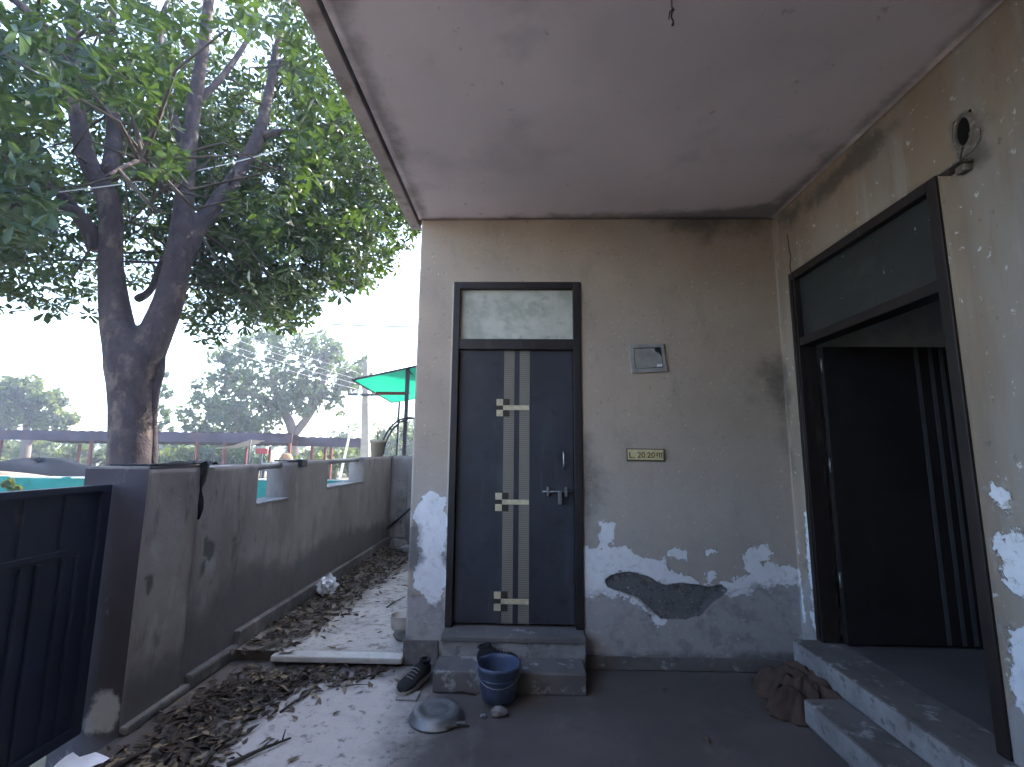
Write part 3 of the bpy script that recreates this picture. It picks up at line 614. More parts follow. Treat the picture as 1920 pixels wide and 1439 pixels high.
br_px = [
 ([on(180,470,'y',5.5), on(165,430,'y',5.4), on(135,397,'y',5.2), on(65,388,'y',5.0), on(0,385,'y',4.8), on(-140,360,'y',4.6)], [.10,.10,.085,.075,.07,.05]),
 ([on(160,415,'y',5.35), on(105,355,'y',5.1), on(40,315,'y',4.9), on(-60,250,'y',4.7)], [.07,.06,.05,.03]),
 ([on(150,270,'y',5.4), on(118,97,'y',5.0), on(60,30,'y',4.8), on(0,-20,'y',4.6)], [.07,.06,.05,.035]),
 ([on(490,255,'y',6.9), on(540,248,'y',7.4), on(598,262,'y',8.0), on(652,300,'y',8.8), on(700,380,'y',9.6)], [.07,.06,.055,.04,.02]),
 ([on(545,248,'y',7.4), on(600,244,'y',7.9), on(640,210,'y',8.3), on(668,178,'y',8.8), on(690,150,'y',9.2)], [.05,.045,.04,.03,.02]),
 ([on(500,190,'y',7.3), on(520,120,'y',7.5), on(560,126,'y',7.9), on(640,155,'y',8.8)], [.06,.05,.045,.02]),
 ([on(345,330,'y',6.1), on(310,360,'y',5.4), on(295,330,'y',4.8), on(270,300,'y',4.2), on(200,330,'y',3.7)], [.05,.04,.03,.025,.015]),
 ([on(260,560,'y',5.9), on(285,540,'y',6.4), on(320,470,'y',7.2), on(420,430,'y',8.4)], [.06,.05,.04,.02]),
 ([on(205,330,'y',5.5), on(215,240,'y',5.8), on(200,130,'y',6.2), on(215,0,'y',6.6)], [.11,.10,.08,.05]),
 ([on(352,300,'y',6.1), on(320,200,'y',6.6), on(300,90,'y',7.0), on(320,-20,'y',7.4)], [.07,.06,.05,.03]),
 ([on(362,200,'y',6.2), on(420,140,'y',6.8), on(470,60,'y',7.4), on(490,-40,'y',8)], [.06,.05,.04,.03]),
 ([on(372,430,'y',6.1), on(420,400,'y',6.9), on(520,420,'y',8.2), on(620,460,'y',9.4)], [.055,.05,.035,.02]),
]
trunk = tk.build('trunk', M['bark'], tree)
rm = trunk.modifiers.new('weld', 'REMESH'); rm.mode = 'VOXEL'; rm.voxel_size = .03; sm = trunk.modifiers.new('soft', 'SMOOTH'); sm.iterations = 6; sm.factor = .5
bpy.context.view_layer.update(); tmesh = bpy.data.meshes.new_from_object(trunk.evaluated_get(bpy.context.evaluated_depsgraph_get()))
trunk.modifiers.clear(); trunk.data = tmesh; tmesh.polygons.foreach_set('use_smooth', [True]*len(tmesh.polygons))
for p, r_ in br_px: MB().tube(*smooth_path(p, [q*.9 for q in r_]), 9).build('branch', M['bark'], tree)
st2 = MB(); st2.tube(*smooth_path([Vector((-4.36,5.72,-.2)), on(284,870,'y',5.72), on(286,760,'y',5.72), on(298,700,'y',5.72), on(303,668,'y',5.72)], [.075,.06,.055,.06,.045]), 12)
st2.build('side_stem', M['bark'], tree, label='slim reddish stem pressed against the trunk')

# lower outline of the crown in the picture, as x -> y
OX = [-400, 0, 60, 110, 160, 185, 250, 330, 380, 430, 470, 520, 560, 600, 615, 560, 640, 700, 745, 775, 790, 800]
LOW_X = [-600, 0, 60, 120, 165, 200, 300, 340, 380, 430, 480, 540, 590, 600, 640, 700, 750, 780, 800]
LOW_Y = [560, 575, 600, 610, 655, 520, 560, 610, 655, 655, 610, 625, 630, 560, 562, 540, 505, 450, 405]
ell = [((-4.9,6.6,6.5),(4.3,3.4,4.0),520), ((-3.5,9.0,5.9),(2.7,2.3,3.0),360), ((-7.4,5.4,4.7),(2.8,1.9,2.2),230), ((-4.0,4.4,4.6),(1.7,1.1,1.3),70), ((-4.8,8.4,4.3),(2.6,1.6,1.6),170), ((-8.5,8.5,6.3),(4.0,2.4,3.6),260), ((-6.5,9.5,8.5),(4.5,2,3),220)]
cent = []
for c, r_, n in ell:
    k = 0; tries = 0
    while k < n and tries < 60000:
        tries += 1
        p = rng.normal(size=3); p /= np.linalg.norm(p); p = p*rng.random()**(1/2.4); q_ = np.array(c)+p*np.array(r_)
        if q_[0] > -1.25 or q_[2] < 2.0: continue
        if q_[1] < 3.4 and q_[0] > -2.4: continue
        cent.append(q_); k += 1
cent = np.array(cent)
sx, sy = projn(cent); keep = sy < np.interp(sx, LOW_X, LOW_Y)-18
cent = cent[keep]
W = []
for c in cent:
    for k in range(rng.integers(5, 9)): W.append(c+rng.normal(size=3)*np.array([.26, .26, .20]))
W = np.array(W); sx, sy = projn(W); W = W[(sy < np.interp(sx, LOW_X, LOW_Y)) & (W[:, 0] < -1.02)]
# the lower limbs stand clear of foliage on the house side
LP = [(-4.95, 2.2, 5.45), (-5.05, 4.6, 5.3), (-4.3, 4.4, 5.7), (-3.7, 5.2, 6.3), (-4.4, 6.6, 5.9)]
sx, sy = projn(W); clear = ((sx > 165) & (sx < 420) & (sy > 330)) | ((sx > 330) & (sx < 540) & (sy > 60) & (sy <= 360)) | ((sx > 100) & (sx < 250) & (sy > 200))
W = W[~(clear & (W[:, 1] < 6.6+np.maximum(0, (sx[:]-330)/160)))]
sx, sy = projn(W); W = W[~((sx > 330) & (sx < 430) & (sy < 200) & (W[:, 1] < 6.3) & (rng.random(len(W)) < .75))]
sx, sy = projn(W); W = W[(sy > -160) | (rng.random(len(W)) < .3)]
dist = np.linalg.norm(W-np.array([0, 0, CH]), axis=1); W = W[dist > 3.1]
def leaves(W, n_lo, n_hi, L_lo, L_hi, wr):
    """whorls of obovate leaves: returns base, dir, side, normal, length, width"""
    B = []; D = []; S = []; N = []; LL = []; WW = []
    for p in W:
        ax = np.array([rng.normal()*.5, rng.normal()*.5, 1.0]) if rng.random() < .7 else rng.normal(size=3); ax /= np.linalg.norm(ax)
        t = np.cross(ax, [.3, .9, .1]); t /= np.linalg.norm(t); u = np.cross(ax, t); n = rng.integers(n_lo, n_hi+1); a0 = rng.random()*6.28; sz = rng.uniform(L_lo, L_hi); dr_ = rng.uniform(-.55, .45)
        for k in range(n):
            a = a0+2*math.pi*k/n+rng.normal()*.15; d = t*math.cos(a)+u*math.sin(a)+ax*(dr_+rng.normal()*.2); d[2] -= .15; d /= np.linalg.norm(d)
            s = np.cross(d, ax)+rng.normal(size=3)*.18; s -= d*(s@d); s /= np.linalg.norm(s); L = sz*rng.uniform(.75, 1.1)
            B.append(p); D.append(d); S.append(s); N.append(np.cross(s, d)); LL.append(L); WW.append(L*wr*rng.uniform(.85, 1.15))
    return map(np.array, (B, D, S, N, LL, WW))
B, D, S, N, LL, WW = leaves(W, 5, 8, .135, .21, .37)
PROF = [(.0, 0), (.38, .30), (.74, .5), (1.0, 0), (.74, -.5), (.38, -.30)]
def leaf_verts(B, D, S, N, LL, WW):
    out = []
    for t, s_ in PROF:
        out.append(B+D*(LL*(.06+.94*t))[:, None]+S*(WW*s_)[:, None]+N*(abs(s_)*WW*.35-LL*.12*t*t)[:, None])
    return np.stack(out, 1)
# the 300 that show largest are leaves of their own
lx, ly = projn(B+D*(LL*.5)[:, None]); dcam = np.linalg.norm(B-np.array([0, 0, CH]), axis=1)
vis = (lx > 0) & (lx < 800) & (ly > 0) & (ly < 700)
size = np.where(vis, LL/dcam, 0); order = np.argsort(-size); one = order[:300]; rest = order[300:]
V = leaf_verts(B[rest], D[rest], S[rest], N[rest], LL[rest], WW[rest]); nl = len(rest)
idx = np.arange(nl)[:, None]*6; F = np.concatenate([idx+np.array([[0, 1, 2, 3]]), idx+np.array([[0, 3, 4, 5]])])
put('crown', np_mesh('crown', V.reshape(-1, 3), F), M['leaf'], tree, kind='stuff')
uv_ = leaf_verts(np.zeros((1, 3)), np.array([[0, 1., 0]]), np.array([[1., 0, 0]]), np.array([[0, 0, 1.]]), np.array([1.]), np.array([.36]))[0]
lm = np_mesh('leaf', uv_, np.array([[0, 1, 2, 3], [0, 3, 4, 5]])); lm.materials.append(M['leaf'])
for i in one:
    o = bpy.data.objects.new('leaf', lm); COL.objects.link(o); o.parent = tree
    s_, d_, n_ = S[i]*LL[i], D[i]*LL[i], N[i]*LL[i]; p = B[i]-np.array(T0)
    o.matrix_basis = Matrix(((s_[0], d_[0], n_[0], p[0]), (s_[1], d_[1], n_[1], p[1]), (s_[2], d_[2], n_[2], p[2]), (0, 0, 0, 1)))
# twigs that carry the whorls
tw = MB(); nodes = np.array([tuple(v) for L in (L1[3:], L2[3:], L3[1:], *[b[0][1:] for b in br_px]) for v in smooth_path(L, [1]*len(L), 6)[0]])
for c in cent[::4]:
    j = np.argmin(np.linalg.norm(nodes-c, axis=1)); a = Vector(nodes[j]); b = Vector(c); m = (a+b)/2+Vector(rng.normal(size=3))*.18
    if (a-b).length < 1.9: tw.tube([a, a.lerp(m, .6), m, m.lerp(b, .6), b], [.022, .018, .014, .010, .006], 4, False)
tw.build('twigs', M['twig'], tree, kind='stuff')

# ------------------------------------------------------------------ far trees, bushes
def blob_leaves(centers, radii, n, size, seed):
    g_ = np.random.default_rng(seed); P = []
    nc = max(8, n//26)
    C = []
    for c, r_ in zip(centers, radii):
        k = max(4, int(nc*(np.prod(r_)**(2/3))/sum(np.prod(q)**(2/3) for q in radii)))
        p = g_.normal(size=(k, 3)); p /= np.linalg.norm(p, axis=1)[:, None]; p *= (g_.random(k)**(1/3.2))[:, None]; C.append(np.array(c)+p*np.array(r_))
    C = np.concatenate(C); m = np.mean([np.mean(r_) for r_ in radii])
    P = (C[:, None]+g_.normal(size=(len(C), 26, 3))*m*.12).reshape(-1, 3)
    d = g_.normal(size=P.shape); d /= np.linalg.norm(d, axis=1)[:, None]; s_ = np.cross(d, g_.normal(size=P.shape)); s_ /= np.linalg.norm(s_, axis=1)[:, None]
    L = (size*g_.uniform(.6, 1.4, len(P)))[:, None]
    V_ = np.stack([P-d*L*.5, P+s_*L*.28, P+d*L*.5, P-s_*L*.28], 1).reshape(-1, 3)
    return np_mesh('crown', V_, np.arange(len(V_)).reshape(-1, 4))
def far_tree(name, label, base, cents, rads, n, size, mat, limbs, seed, cat='tree', group=None):
    t = thing(name, label, cat, base, group); mb = MB()
    for pts, r_ in limbs: mb.tube(*smooth_path(pts, r_, 3), 8)
    mb.build('trunk', M['bark_far'], t)
    put('crown', blob_leaves(cents, rads, n, size, seed), mat, t, kind='stuff')
    return t
# hazy spreading tree behind the sheds
far_tree('spreading_tree', 'tall hazy spreading tree with forked trunk behind the tin sheds', (-14.6, 30, -.16),
    [(-15.5,30,6.0),(-19.3,30,5.0),(-12.2,30.5,6.6),(-16.5,29.5,8.0),(-13.6,30,8.2),(-10.8,30,6.2),(-18.6,30,7.2),(-16.5,29,3.6),(-20.5,30,3.4),(-13.3,29.6,4.6),(-18.2,29.6,2.6)], [(2.4,2,1.7),(2,1.6,1.6),(1.9,1.6,1.4),(1.7,1.5,1.1),(1.7,1.5,1.1),(1.1,1.1,.9),(1.6,1.3,1.2),(2.2,1.5,1.1),(1.5,1.3,1.3),(2.0,1.5,1.3),(1.8,1.4,1.2)], 11500, .34, M['leaf_far'],
    [([(-14.6,30,-.2),(-14.6,30,2.6),(-15.6,30,4.4),(-16.4,30,6.4)],[.40,.34,.26,.12]), ([(-14.6,30,2.4),(-13.6,30,3.8),(-13.0,30,5.4),(-12.6,30,7.2)],[.30,.24,.18,.08]), ([(-15.4,30,4.2),(-17.5,30,5.0),(-19.2,30,5.6)],[.2,.14,.07])], 21)
far_tree('leafy_tree', 'round leafy tree at the far left beyond the shed roof', (-31.5, 30, -.16),
    [(-31.6,30,4.0),(-33.4,30,4.4),(-30.0,30,3.3),(-32.5,30,5.3),(-34.5,30,3.0),(-30.6,30,4.6)], [(1.6,1.5,1.3),(1.6,1.4,1.4),(.9,.9,.8),(1.3,1.2,.9),(1.8,1.4,1.4),(.8,.8,.7)], 6200, .34, M['leaf_bush'],
    [([(-31.8,30,-.2),(-31.8,30,1.8),(-32.2,30,3.6)],[.3,.24,.12]), ([(-31.8,30,1.6),(-30.8,30,2.8),(-30.3,30,3.6)],[.16,.12,.06])], 22)
far_tree('thin_tree', 'thin feathery dark tree showing beside the big trunk', (-23.6, 30, -.16),
    [(-23.7,30,5.2),(-23.3,30,3.6),(-23.9,30,2.6),(-23.5,30,6.2)], [(.9,.7,.7),(1.2,.8,.7),(1.3,.9,.8),(.5,.4,.5)], 1200, .32, M['leaf_dark'], [([(-23.6,30,-.2),(-23.6,30,3),(-23.5,30,6.4)],[.14,.10,.04])], 23)
k_ = 0
for (x, y, z, rx, rz, n, mt, lb) in [
    (-36,34,1.5,3.4,2.0,2600,'leaf_bush','pale sunlit scrub bush under the far left tree'), (-30,33,1.2,2.6,1.5,2000,'leaf_bush','rounded pale bush left of the trunk under the shed roof'), (-25.5,35,1.4,2.4,1.8,1800,'leaf_far','bush beyond the shed just left of the trunk'),
    (-28,42,2.4,3.2,2.0,1500,'leaf_far','hazy bush top showing over the shed roof'), (-21,34,1.2,2.6,1.6,1900,'leaf_bush','yellow-green bush right of the big trunk beyond the posts'), (-16.6,27,1.0,2.2,1.3,1700,'leaf_far','green bush at the foot of the spreading tree'),
    (-12.2,31,1.2,2.5,1.6,1900,'leaf_bush','light green bush behind the second tin roof'), (-9.2,34,2.4,2.6,2.4,2200,'leaf_bush','tall pale bush behind the concrete pole'), (-6.6,32,2.2,2.6,2.2,2200,'leaf_far','hazy bush behind the iron arch'), (-7.8,40,3.4,4.0,2.6,2600,'leaf_far','hazy tree mass under the green canopy'), (-13.5,42,2.8,4.5,2.8,2600,'leaf_far','hazy green thicket far behind the spreading tree'), (-3.2,36,2.6,3,2.6,1500,'leaf_bush','pale bush beside the house corner far down the lane'), (-19,29,.9,2.8,1.5,2200,'leaf_bush','low sunlit bush between the red shed posts'), (-24,31,1.0,2.8,1.6,2000,'leaf_bush','low bush hidden half behind the big trunk'), (-33,27,.9,3.0,1.5,2200,'leaf_bush','wide low bush below the far left roof edge'), (-10.6,26,.8,2.4,1.3,1800,'leaf_bush','low green bush behind the red board')]:
    k_ += 1
    far_tree('bush', lb, (x, y, -.16), [(x,y,z),(x-rx*.5,y,z*.8),(x+rx*.5,y,z*.85),(x,y,z*.4)], [(rx*.6,rx*.5,rz*.6),(rx*.5,rx*.4,rz*.5),(rx*.5,rx*.4,rz*.5),(rx*.9,rx*.5,rz*.5)], n, .30, M[mt], [([(x,y,-.2),(x+.1,y,z*.6),(x-.1,y,z)],[.10,.07,.03]), ([(x,y,z*.3),(x+rx*.3,y,z*.8)],[.06,.03])], 30+k_, 'bush', 'bushes beyond the lane')
# dense line of scrub along the horizon
g_ = np.random.default_rng(5)
cs = [(x, 58+g_.uniform(-4, 4), g_.uniform(.5, 1.6)) for x in np.arange(-75, 6, 2.6)]
put('tree_line', blob_leaves(cs, [(2.2, 1.6, g_.uniform(1.2, 2.4)) for _ in cs], 15000, .55, 77), M['leaf_far'], None, 'hazy line of scrub and trees along the horizon', 'thicket', None, 'stuff')
# sapling in front of the green net
far_tree('sapling', 'small yellow-green sapling in front of the green net fence', (-9.35, 8.7, -.16), [(-9.35,8.7,.72),(-9.35,8.7,.45)], [(.14,.14,.22),(.2,.2,.2)], 260, .12, M['leaf_bush'], [([(-9.35,8.7,-.2),(-9.35,8.7,.85)],[.015,.006])], 61, 'sapling')

# ------------------------------------------------------------------ across the lane
def shed(name, label, x0, x1, yf, yb, zf, zb, posts, mats, dz=0.0):
    t = thing(name, label, 'shed', ((x0+x1)/2, yf, -.16), 'tin sheds across the lane')
    n = int((x1-x0)/.20); vs = []
    for i in range(n+1):
        x = x0+(x1-x0)*i/n; w_ = .018*(1 if i % 2 else -1); d = dz*i/n
        vs += [(x, yf, zf+w_+d), (x, yb, zb+w_+d)]
    MB().add(vs, [(2*i, 2*i+2, 2*i+3, 2*i+1) for i in range(n)], False).build('roof', M['tin'], t)
    MB().add([(x0,yf-.012,zf-.02),(x1,yf-.012,zf-.02+dz),(x1,yf-.012,zf-.42+dz),(x0,yf-.012,zf-.42),(x0,yf+.03,zf-.02),(x1,yf+.03,zf-.02+dz),(x1,yf+.03,zf-.42+dz),(x0,yf+.03,zf-.42)], [(0,1,2,3),(4,7,6,5),(0,4,5,1),(3,2,6,7),(0,3,7,4),(1,5,6,2)]).build('fascia', M['tin'], t)
    for x in posts:
        MB().box(x-.05, x+.05, yf+.10, yf+.20, -.16, zf-.06).build('post', M['post_red'], t); MB().box(x-.05, x+.05, yb-.2, yb-.10, -.16, zb-.06).build('post', M['post_red'], t)
    return t
shed('shed', 'long low tin shed roof on red posts passing behind the big trunk', -23.5, -9.75, 20, 24, 2.22, 1.72, (-22.5, -18.5, -13.9, -12.7, -9.9), None, -.05)
shed('shed', 'short tin shed roof at the foot of the concrete pole', -10.2, -6.9, 21.5, 24, 2.08, 1.75, (-9.6, -7.1), None, -.06)
# green net fence, soil heap, tarpaulin
gf = thing('net_fence', 'teal green net fence along the far side of the lane', 'fence', (-12.5, 9.2, -.16))
n = 60; vs = []
for i in range(n+1):
    x = -15+13*i/n; yy = 9.1+.03*math.sin(i*1.3); zt = .87+.02*math.sin(i*.9)
    vs += [(x, yy, -.15), (x, yy+.04*math.sin(i*2.1), zt)]
MB().add(vs, [(2*i, 2*i+2, 2*i+3, 2*i+1) for i in range(n)], True).build('net', M['teal'], gf)
MB().tube([(-15, 9.1, .87), (-2.6, 9.1, .87)], .02, 6).build('top_rail', M['white_paint'], gf)
for x in np.arange(-14.5, -3, 1.8): MB().box(x-.03, x+.03, 9.14, 9.20, -.16, .89).build('post', M['post_dark'], gf)
def heap(name, mat, label, cat, c, r_, h, seed, noise=.12):
    g2 = np.random.default_rng(seed); mb = MB(); nr, ns = 10, 40; rings = []
    ph = g2.random(6)*6.28
    for i in range(nr+1):
        t = i/nr; ring = []
        for k in range(ns):
            a = 2*math.pi*k/ns; f = 1+noise*(math.sin(3*a+ph[0])+.6*math.sin(5*a+ph[1]+t*4)); rr = (1-t)
            ring.append((c[0]+r_[0]*rr*f*math.cos(a), c[1]+r_[1]*rr*f*math.sin(a), c[2]+h*(1-rr**2.6)*(1+noise*math.sin(4*a+ph[2]+5*t))-.02))
        rings.append(ring)
    mb.loft(rings, True); return mb.build(name, M[mat], None, label, cat)
heap('soil_heap', 'soil', 'long heap of dry brown soil behind the green net fence', 'soil heap', (-14.5, 12.2, -.16), (4.6, 1.4), 1.0, 3, .05)
heap('tarpaulin', 'tarp', 'dark tarpaulin spread over the top of the soil heap', 'tarpaulin', (-13.6, 13.3, -.10), (3.2, 1.3), 1.22, 4, .06)
# bits under the sheds
wt = thing('awning', 'white tarpaulin awning sagging under the long shed', 'awning', (-11.6, 19, -.16))
MB().add([(-12.4,18.9,1.50),(-11.6,18.9,1.62),(-10.9,18.9,1.86),(-12.4,20.2,1.50),(-11.6,20.2,1.64),(-10.9,20.2,1.84)], [(0,1,4,3),(1,2,5,4)], True).build('sheet', M['tarp_white'], wt)
for x, z in ((-12.38, 1.5), (-10.92, 1.85)): MB().tube([(x,18.95,-.16),(x,18.95,z)], .03, 6).build('pole', M['post_dark'], wt)
rs = thing('red_board', 'faded red sign board standing near the shed post', 'board', (-10.2, 18.8, -.16))
MB().bbox(-10.60, -10.12, 18.80, 18.84, 1.30, 1.52, .01).build('panel', M['red'], rs); MB().tube([(-10.36,18.86,-.16),(-10.36,18.86,1.51)], .03, 6).build('pole', M['post_dark'], rs)
sk = MB(); sk.loft([[( -8.85+r1*math.cos(a), 17.8+r1*.8*math.sin(a), z) for a in np.linspace(0, 2*math.pi, 16, endpoint=False)] for r1, z in ((.22,.738),(.27,.95),(.25,1.15),(.16,1.30),(.07,1.34))])
sk.build('orange_sack', M['orange'], None, 'faded orange sack on the trestle by the shed post', 'sack')
MB().bbox(-9.6, -8.3, 17.4, 18.2, .68, .735, .01).bbox(-9.55,-9.47,17.45,17.53,-.16,.68,.005).bbox(-8.43,-8.35,17.45,17.53,-.16,.68,.005).bbox(-9.55,-9.47,18.07,18.15,-.16,.68,.005).bbox(-8.43,-8.35,18.07,18.15,-.16,.68,.005).build('trestle', M['post_dark'], None, 'dark trestle table under the faded orange sack', 'table')
dm = thing('water_drum', 'pale teal water drum seen through the wall opening', 'drum', (-4.6, 9.9, -.16))
MB().lathe([(.0,0),(.29,0),(.31,.05),(.31,.32),(.325,.34),(.31,.36),(.31,.66),(.325,.68),(.31,.70),(.31,.98),(.28,1.02),(.0,1.02)], (-4.6, 10.4, -.158), 24).build('body', M['teal'], dm)
# utility poles and wires
up_ = thing('utility_pole', 'tapering concrete utility pole with cross arms behind the wall', 'pole', (-5.2, 16, -.16))
MB().add([(-5.2-a,16-a,-.16) if 0 else (x, y_, z) for (x, y_, z) in [(-5.36,15.86,-.16),(-5.04,15.86,-.16),(-5.04,16.14,-.16),(-5.36,16.14,-.16),(-5.52,15.92,4.5),(-5.36,15.92,4.5),(-5.36,16.08,4.5),(-5.52,16.08,4.5)] for a in (0,)], [(0,3,2,1),(4,5,6,7),(0,1,5,4),(1,2,6,5),(2,3,7,6),(3,0,4,7)]).build('shaft', M['concrete'], up_)
MB().bbox(-5.95,-4.75,15.80,15.87,3.28,3.36,.01).build('cross_arm', M['post_dark'], up_)
for x in (-5.85,-5.6,-5.1,-4.85): MB().lathe([(.0,0),(.04,0),(.05,.04),(.03,.08),(.045,.12),(.0,.14)], (x,15.835,3.362), 10).build('insulator', M['pot_white'], up_)
MB().tube([(-5.42,15.95,4.45),(-5.42,15.95,4.9)], .02, 6).build('tip', M['post_dark'], up_)
lp = MB().tube([(-5.92,15.2,-.16),(-5.42,15.7,3.9)], [.045,.035], 8).build('leaning_pole', M['white_paint'], None, 'thin white pole leaning against the concrete utility pole', 'pole')
def wire(name, a, b, sag, mat, label, r_=.012, group=None, n=14):
    a, b = Vector(a), Vector(b); pts = [a.lerp(b, t/n)-Vector((0,0,sag*4*(t/n)*(1-t/n))) for t in range(n+1)]
    return MB().tube(pts, r_, 5).build(name, M[mat], None, label, 'wire', group)
wire('service_wire', on(612,608,'y',14), on(900,612,'y',14), .05, 'wire', 'dark service wire crossing the sky to the house corner', .022)
wire('service_wire', on(-60,600,'y',18), on(190,665,'y',18), .1, 'wire', 'thin grey wire descending behind the trunk at the far left', .014)
for od, y0, y1 in (('topmost', 628, 720), ('second highest', 640, 733), ('third highest', 655, 742), ('lowest', 668, 752)):
    wire('power_line', on(400,y0-18,'y',13), on(668,y1-22,'y',16), .04, 'wire_pale', od+' of four pale power lines running to the concrete pole', .005, 'power lines to the concrete pole')
wire('clothes_line', on(-30,372,'y',4.6), on(530,280,'y',6.2), .12, 'string', 'slack pale string tied across the tree limbs', .007)

# ------------------------------------------------------------------ next plot: canopy, arch, pot
cn = thing('canopy', 'green shade net canopy stretched on dark iron posts next door', 'canopy', (-2.4, 9, 0))
A = [(-3.30,9.0,2.78),(-1.4,8.9,3.18),(-1.2,11.4,2.95),(-3.25,11.6,2.62)]
n = 10; vs = []
for i in range(n+1):
    for j in range(n+1):
        u, v = i/n, j/n; p = [(1-u)*(1-v)*A[0][k]+u*(1-v)*A[1][k]+u*v*A[2][k]+(1-u)*v*A[3][k] for k in range(3)]; p[2] -= .20*4*u*(1-u)*v*(1-v)*1.2+.02*math.sin(9*u)*math.sin(7*v); vs.append(p)
MB().add(vs, [(i*(n+1)+j, (i+1)*(n+1)+j, (i+1)*(n+1)+j+1, i*(n+1)+j+1) for i in range(n) for j in range(n)], True).build('net', M['green'], cn)
for a, b in ((0,1),(3,2),(0,3)): MB().tube([A[a], A[b]], .022, 8).build('rail', M['post_dark'], cn)
MB().tube([[(A[0][k]*.45+A[1][k]*.55) for k in range(3)], [(A[3][k]*.45+A[2][k]*.55) for k in range(3)]], .02, 8).build('rail', M['post_dark'], cn)
MB().bbox(-2.27,-2.20,8.97,9.04,-.16,3.0,.005).build('post', M['post_dark'], cn)
MB().bbox(-3.05,-3.0,11.45,11.50,-.16,2.62,.005).build('post', M['post_dark'], cn)
MB().bbox(-2.85,-2.20,9.045,9.075,2.50,2.56,.004).build('rail', M['post_red'], cn)
ar = thing('garden_arch', 'black iron arch trellis with rungs beside the canopy post', 'trellis', (-2.4, 8.6, 0))
arcs = []
for off in (0, .22):
    pts = []
    for k in range(13):
        a = math.pi*(1-k/12*.62); pts.append((-2.06+.52*math.cos(a)+.0, 8.55+off, 1.25+.78*math.sin(a)))
    pts = [(pts[0][0]-.02, pts[0][1], -.16)]+pts; arcs.append(pts); MB().tube(pts, .018, 8).build('rail', M['post_dark'], ar)
for k in range(2, 13, 2): MB().tube([arcs[0][k], arcs[1][k]], .012, 6).build('rung', M['post_dark'], ar)
po = thing('flower_pot', 'weathered cement flower pot standing on the far end of the wall', 'pot', (-2.085, 6.85, 1.34))
MB().lathe([(.0,.0),(.075,.0),(.098,.19),(.115,.19),(.118,.235),(.10,.235),(.095,.20),(.0,.20)], (-2.09, 6.85, wtop(6.85)+.001), 28).build('pot', M['clay'], po)
MB().lathe([(.0,.205),(.093,.203)], (-2.09,6.85,wtop(6.85)), 20).build('soil', M['soil'], po)
MB().tube([(-2.09,6.85,1.54),(-2.10,6.85,1.62),(-2.115,6.86,1.66)], [.008,.006,.003], 6).tube([(-2.08,6.85,1.54),(-2.06,6.84,1.60)], [.006,.003], 6).build('stem', M['twig'], po)

# ------------------------------------------------------------------ things on the floor
bk = thing('bucket', 'blue plastic bucket standing in front of the door steps', 'bucket', (-.134, 2.945, 0))
bc = (-.134, 2.945, .022)
MB().lathe([(.0,0),(.085,0),(.095,.006),(.103,.05),(.119,.165),(.126,.172),(.128,.186),(.122,.192),(.117,.186),(.113,.165),(.097,.05),(.088,.014),(.0,.012)], bc, 40).build('body', M['bucket'], bk)
MB().lathe([(.1135,.118),(.1165,.118),(.1172,.126),(.1142,.126)], bc, 40, closed=True).build('rim_band', M['bucket'], bk)
hp_ = []
for k in range(15):
    a = math.pi*k/14; hp_.append((bc[0]+.131*math.cos(a), bc[1]-.131*math.sin(a)*.93, bc[2]+.172-.075*math.sin(a)))
MB().tube(hp_, .0028, 6).build('handle', M['steel_dark'], bk)
def rock(name, c, s, label, seed, mat='stone'):
    bm = bmesh.new(); bmesh.ops.create_icosphere(bm, subdivisions=2, radius=1); r2 = random.Random(seed)
    for v in bm.verts: f = 1+r2.uniform(-.18, .18); v.co = Vector((c[0]+v.co.x*s[0]*f, c[1]+v.co.y*s[1]*f, max(c[2]+v.co.z*s[2]*f, .003)))
    me = bpy.data.meshes.new(name); bm.to_mesh(me); bm.free(); return put(name, me, M[mat], None, label, 'stone')
rock('stone', (-.125, 2.80, .022), (.045, .03, .024), 'rough grey brick fragment in front of the blue bucket', 1)
rock('stone', (-.205, 2.775, .010), (.018, .014, .011), 'tiny pale stone chip beside the brick fragment', 2, 'step_edge')
rock('stone', (-.86, 3.66, .10), (.07, .06, .05), 'flat stone under the white pot behind the house corner', 3)
# upturned pan
pn = thing('upturned_pan', 'round grey metal pan lying upside down beside the bucket', 'pan', (-.45, 2.77, 0))
MB().lathe([(.142,.004),(.148,.004),(.146,.012),(.136,.018),(.128,.040),(.118,.048),(.09,.050),(.085,.046),(.05,.049),(.0,.050)], (-.455, 2.765, 0), 44).build('dish', M['steel_dark'], pn)
MB().bbox(-.345, -.292, 2.685, 2.705, .012, .022, .004).build('grip', M['steel_dark'], pn)
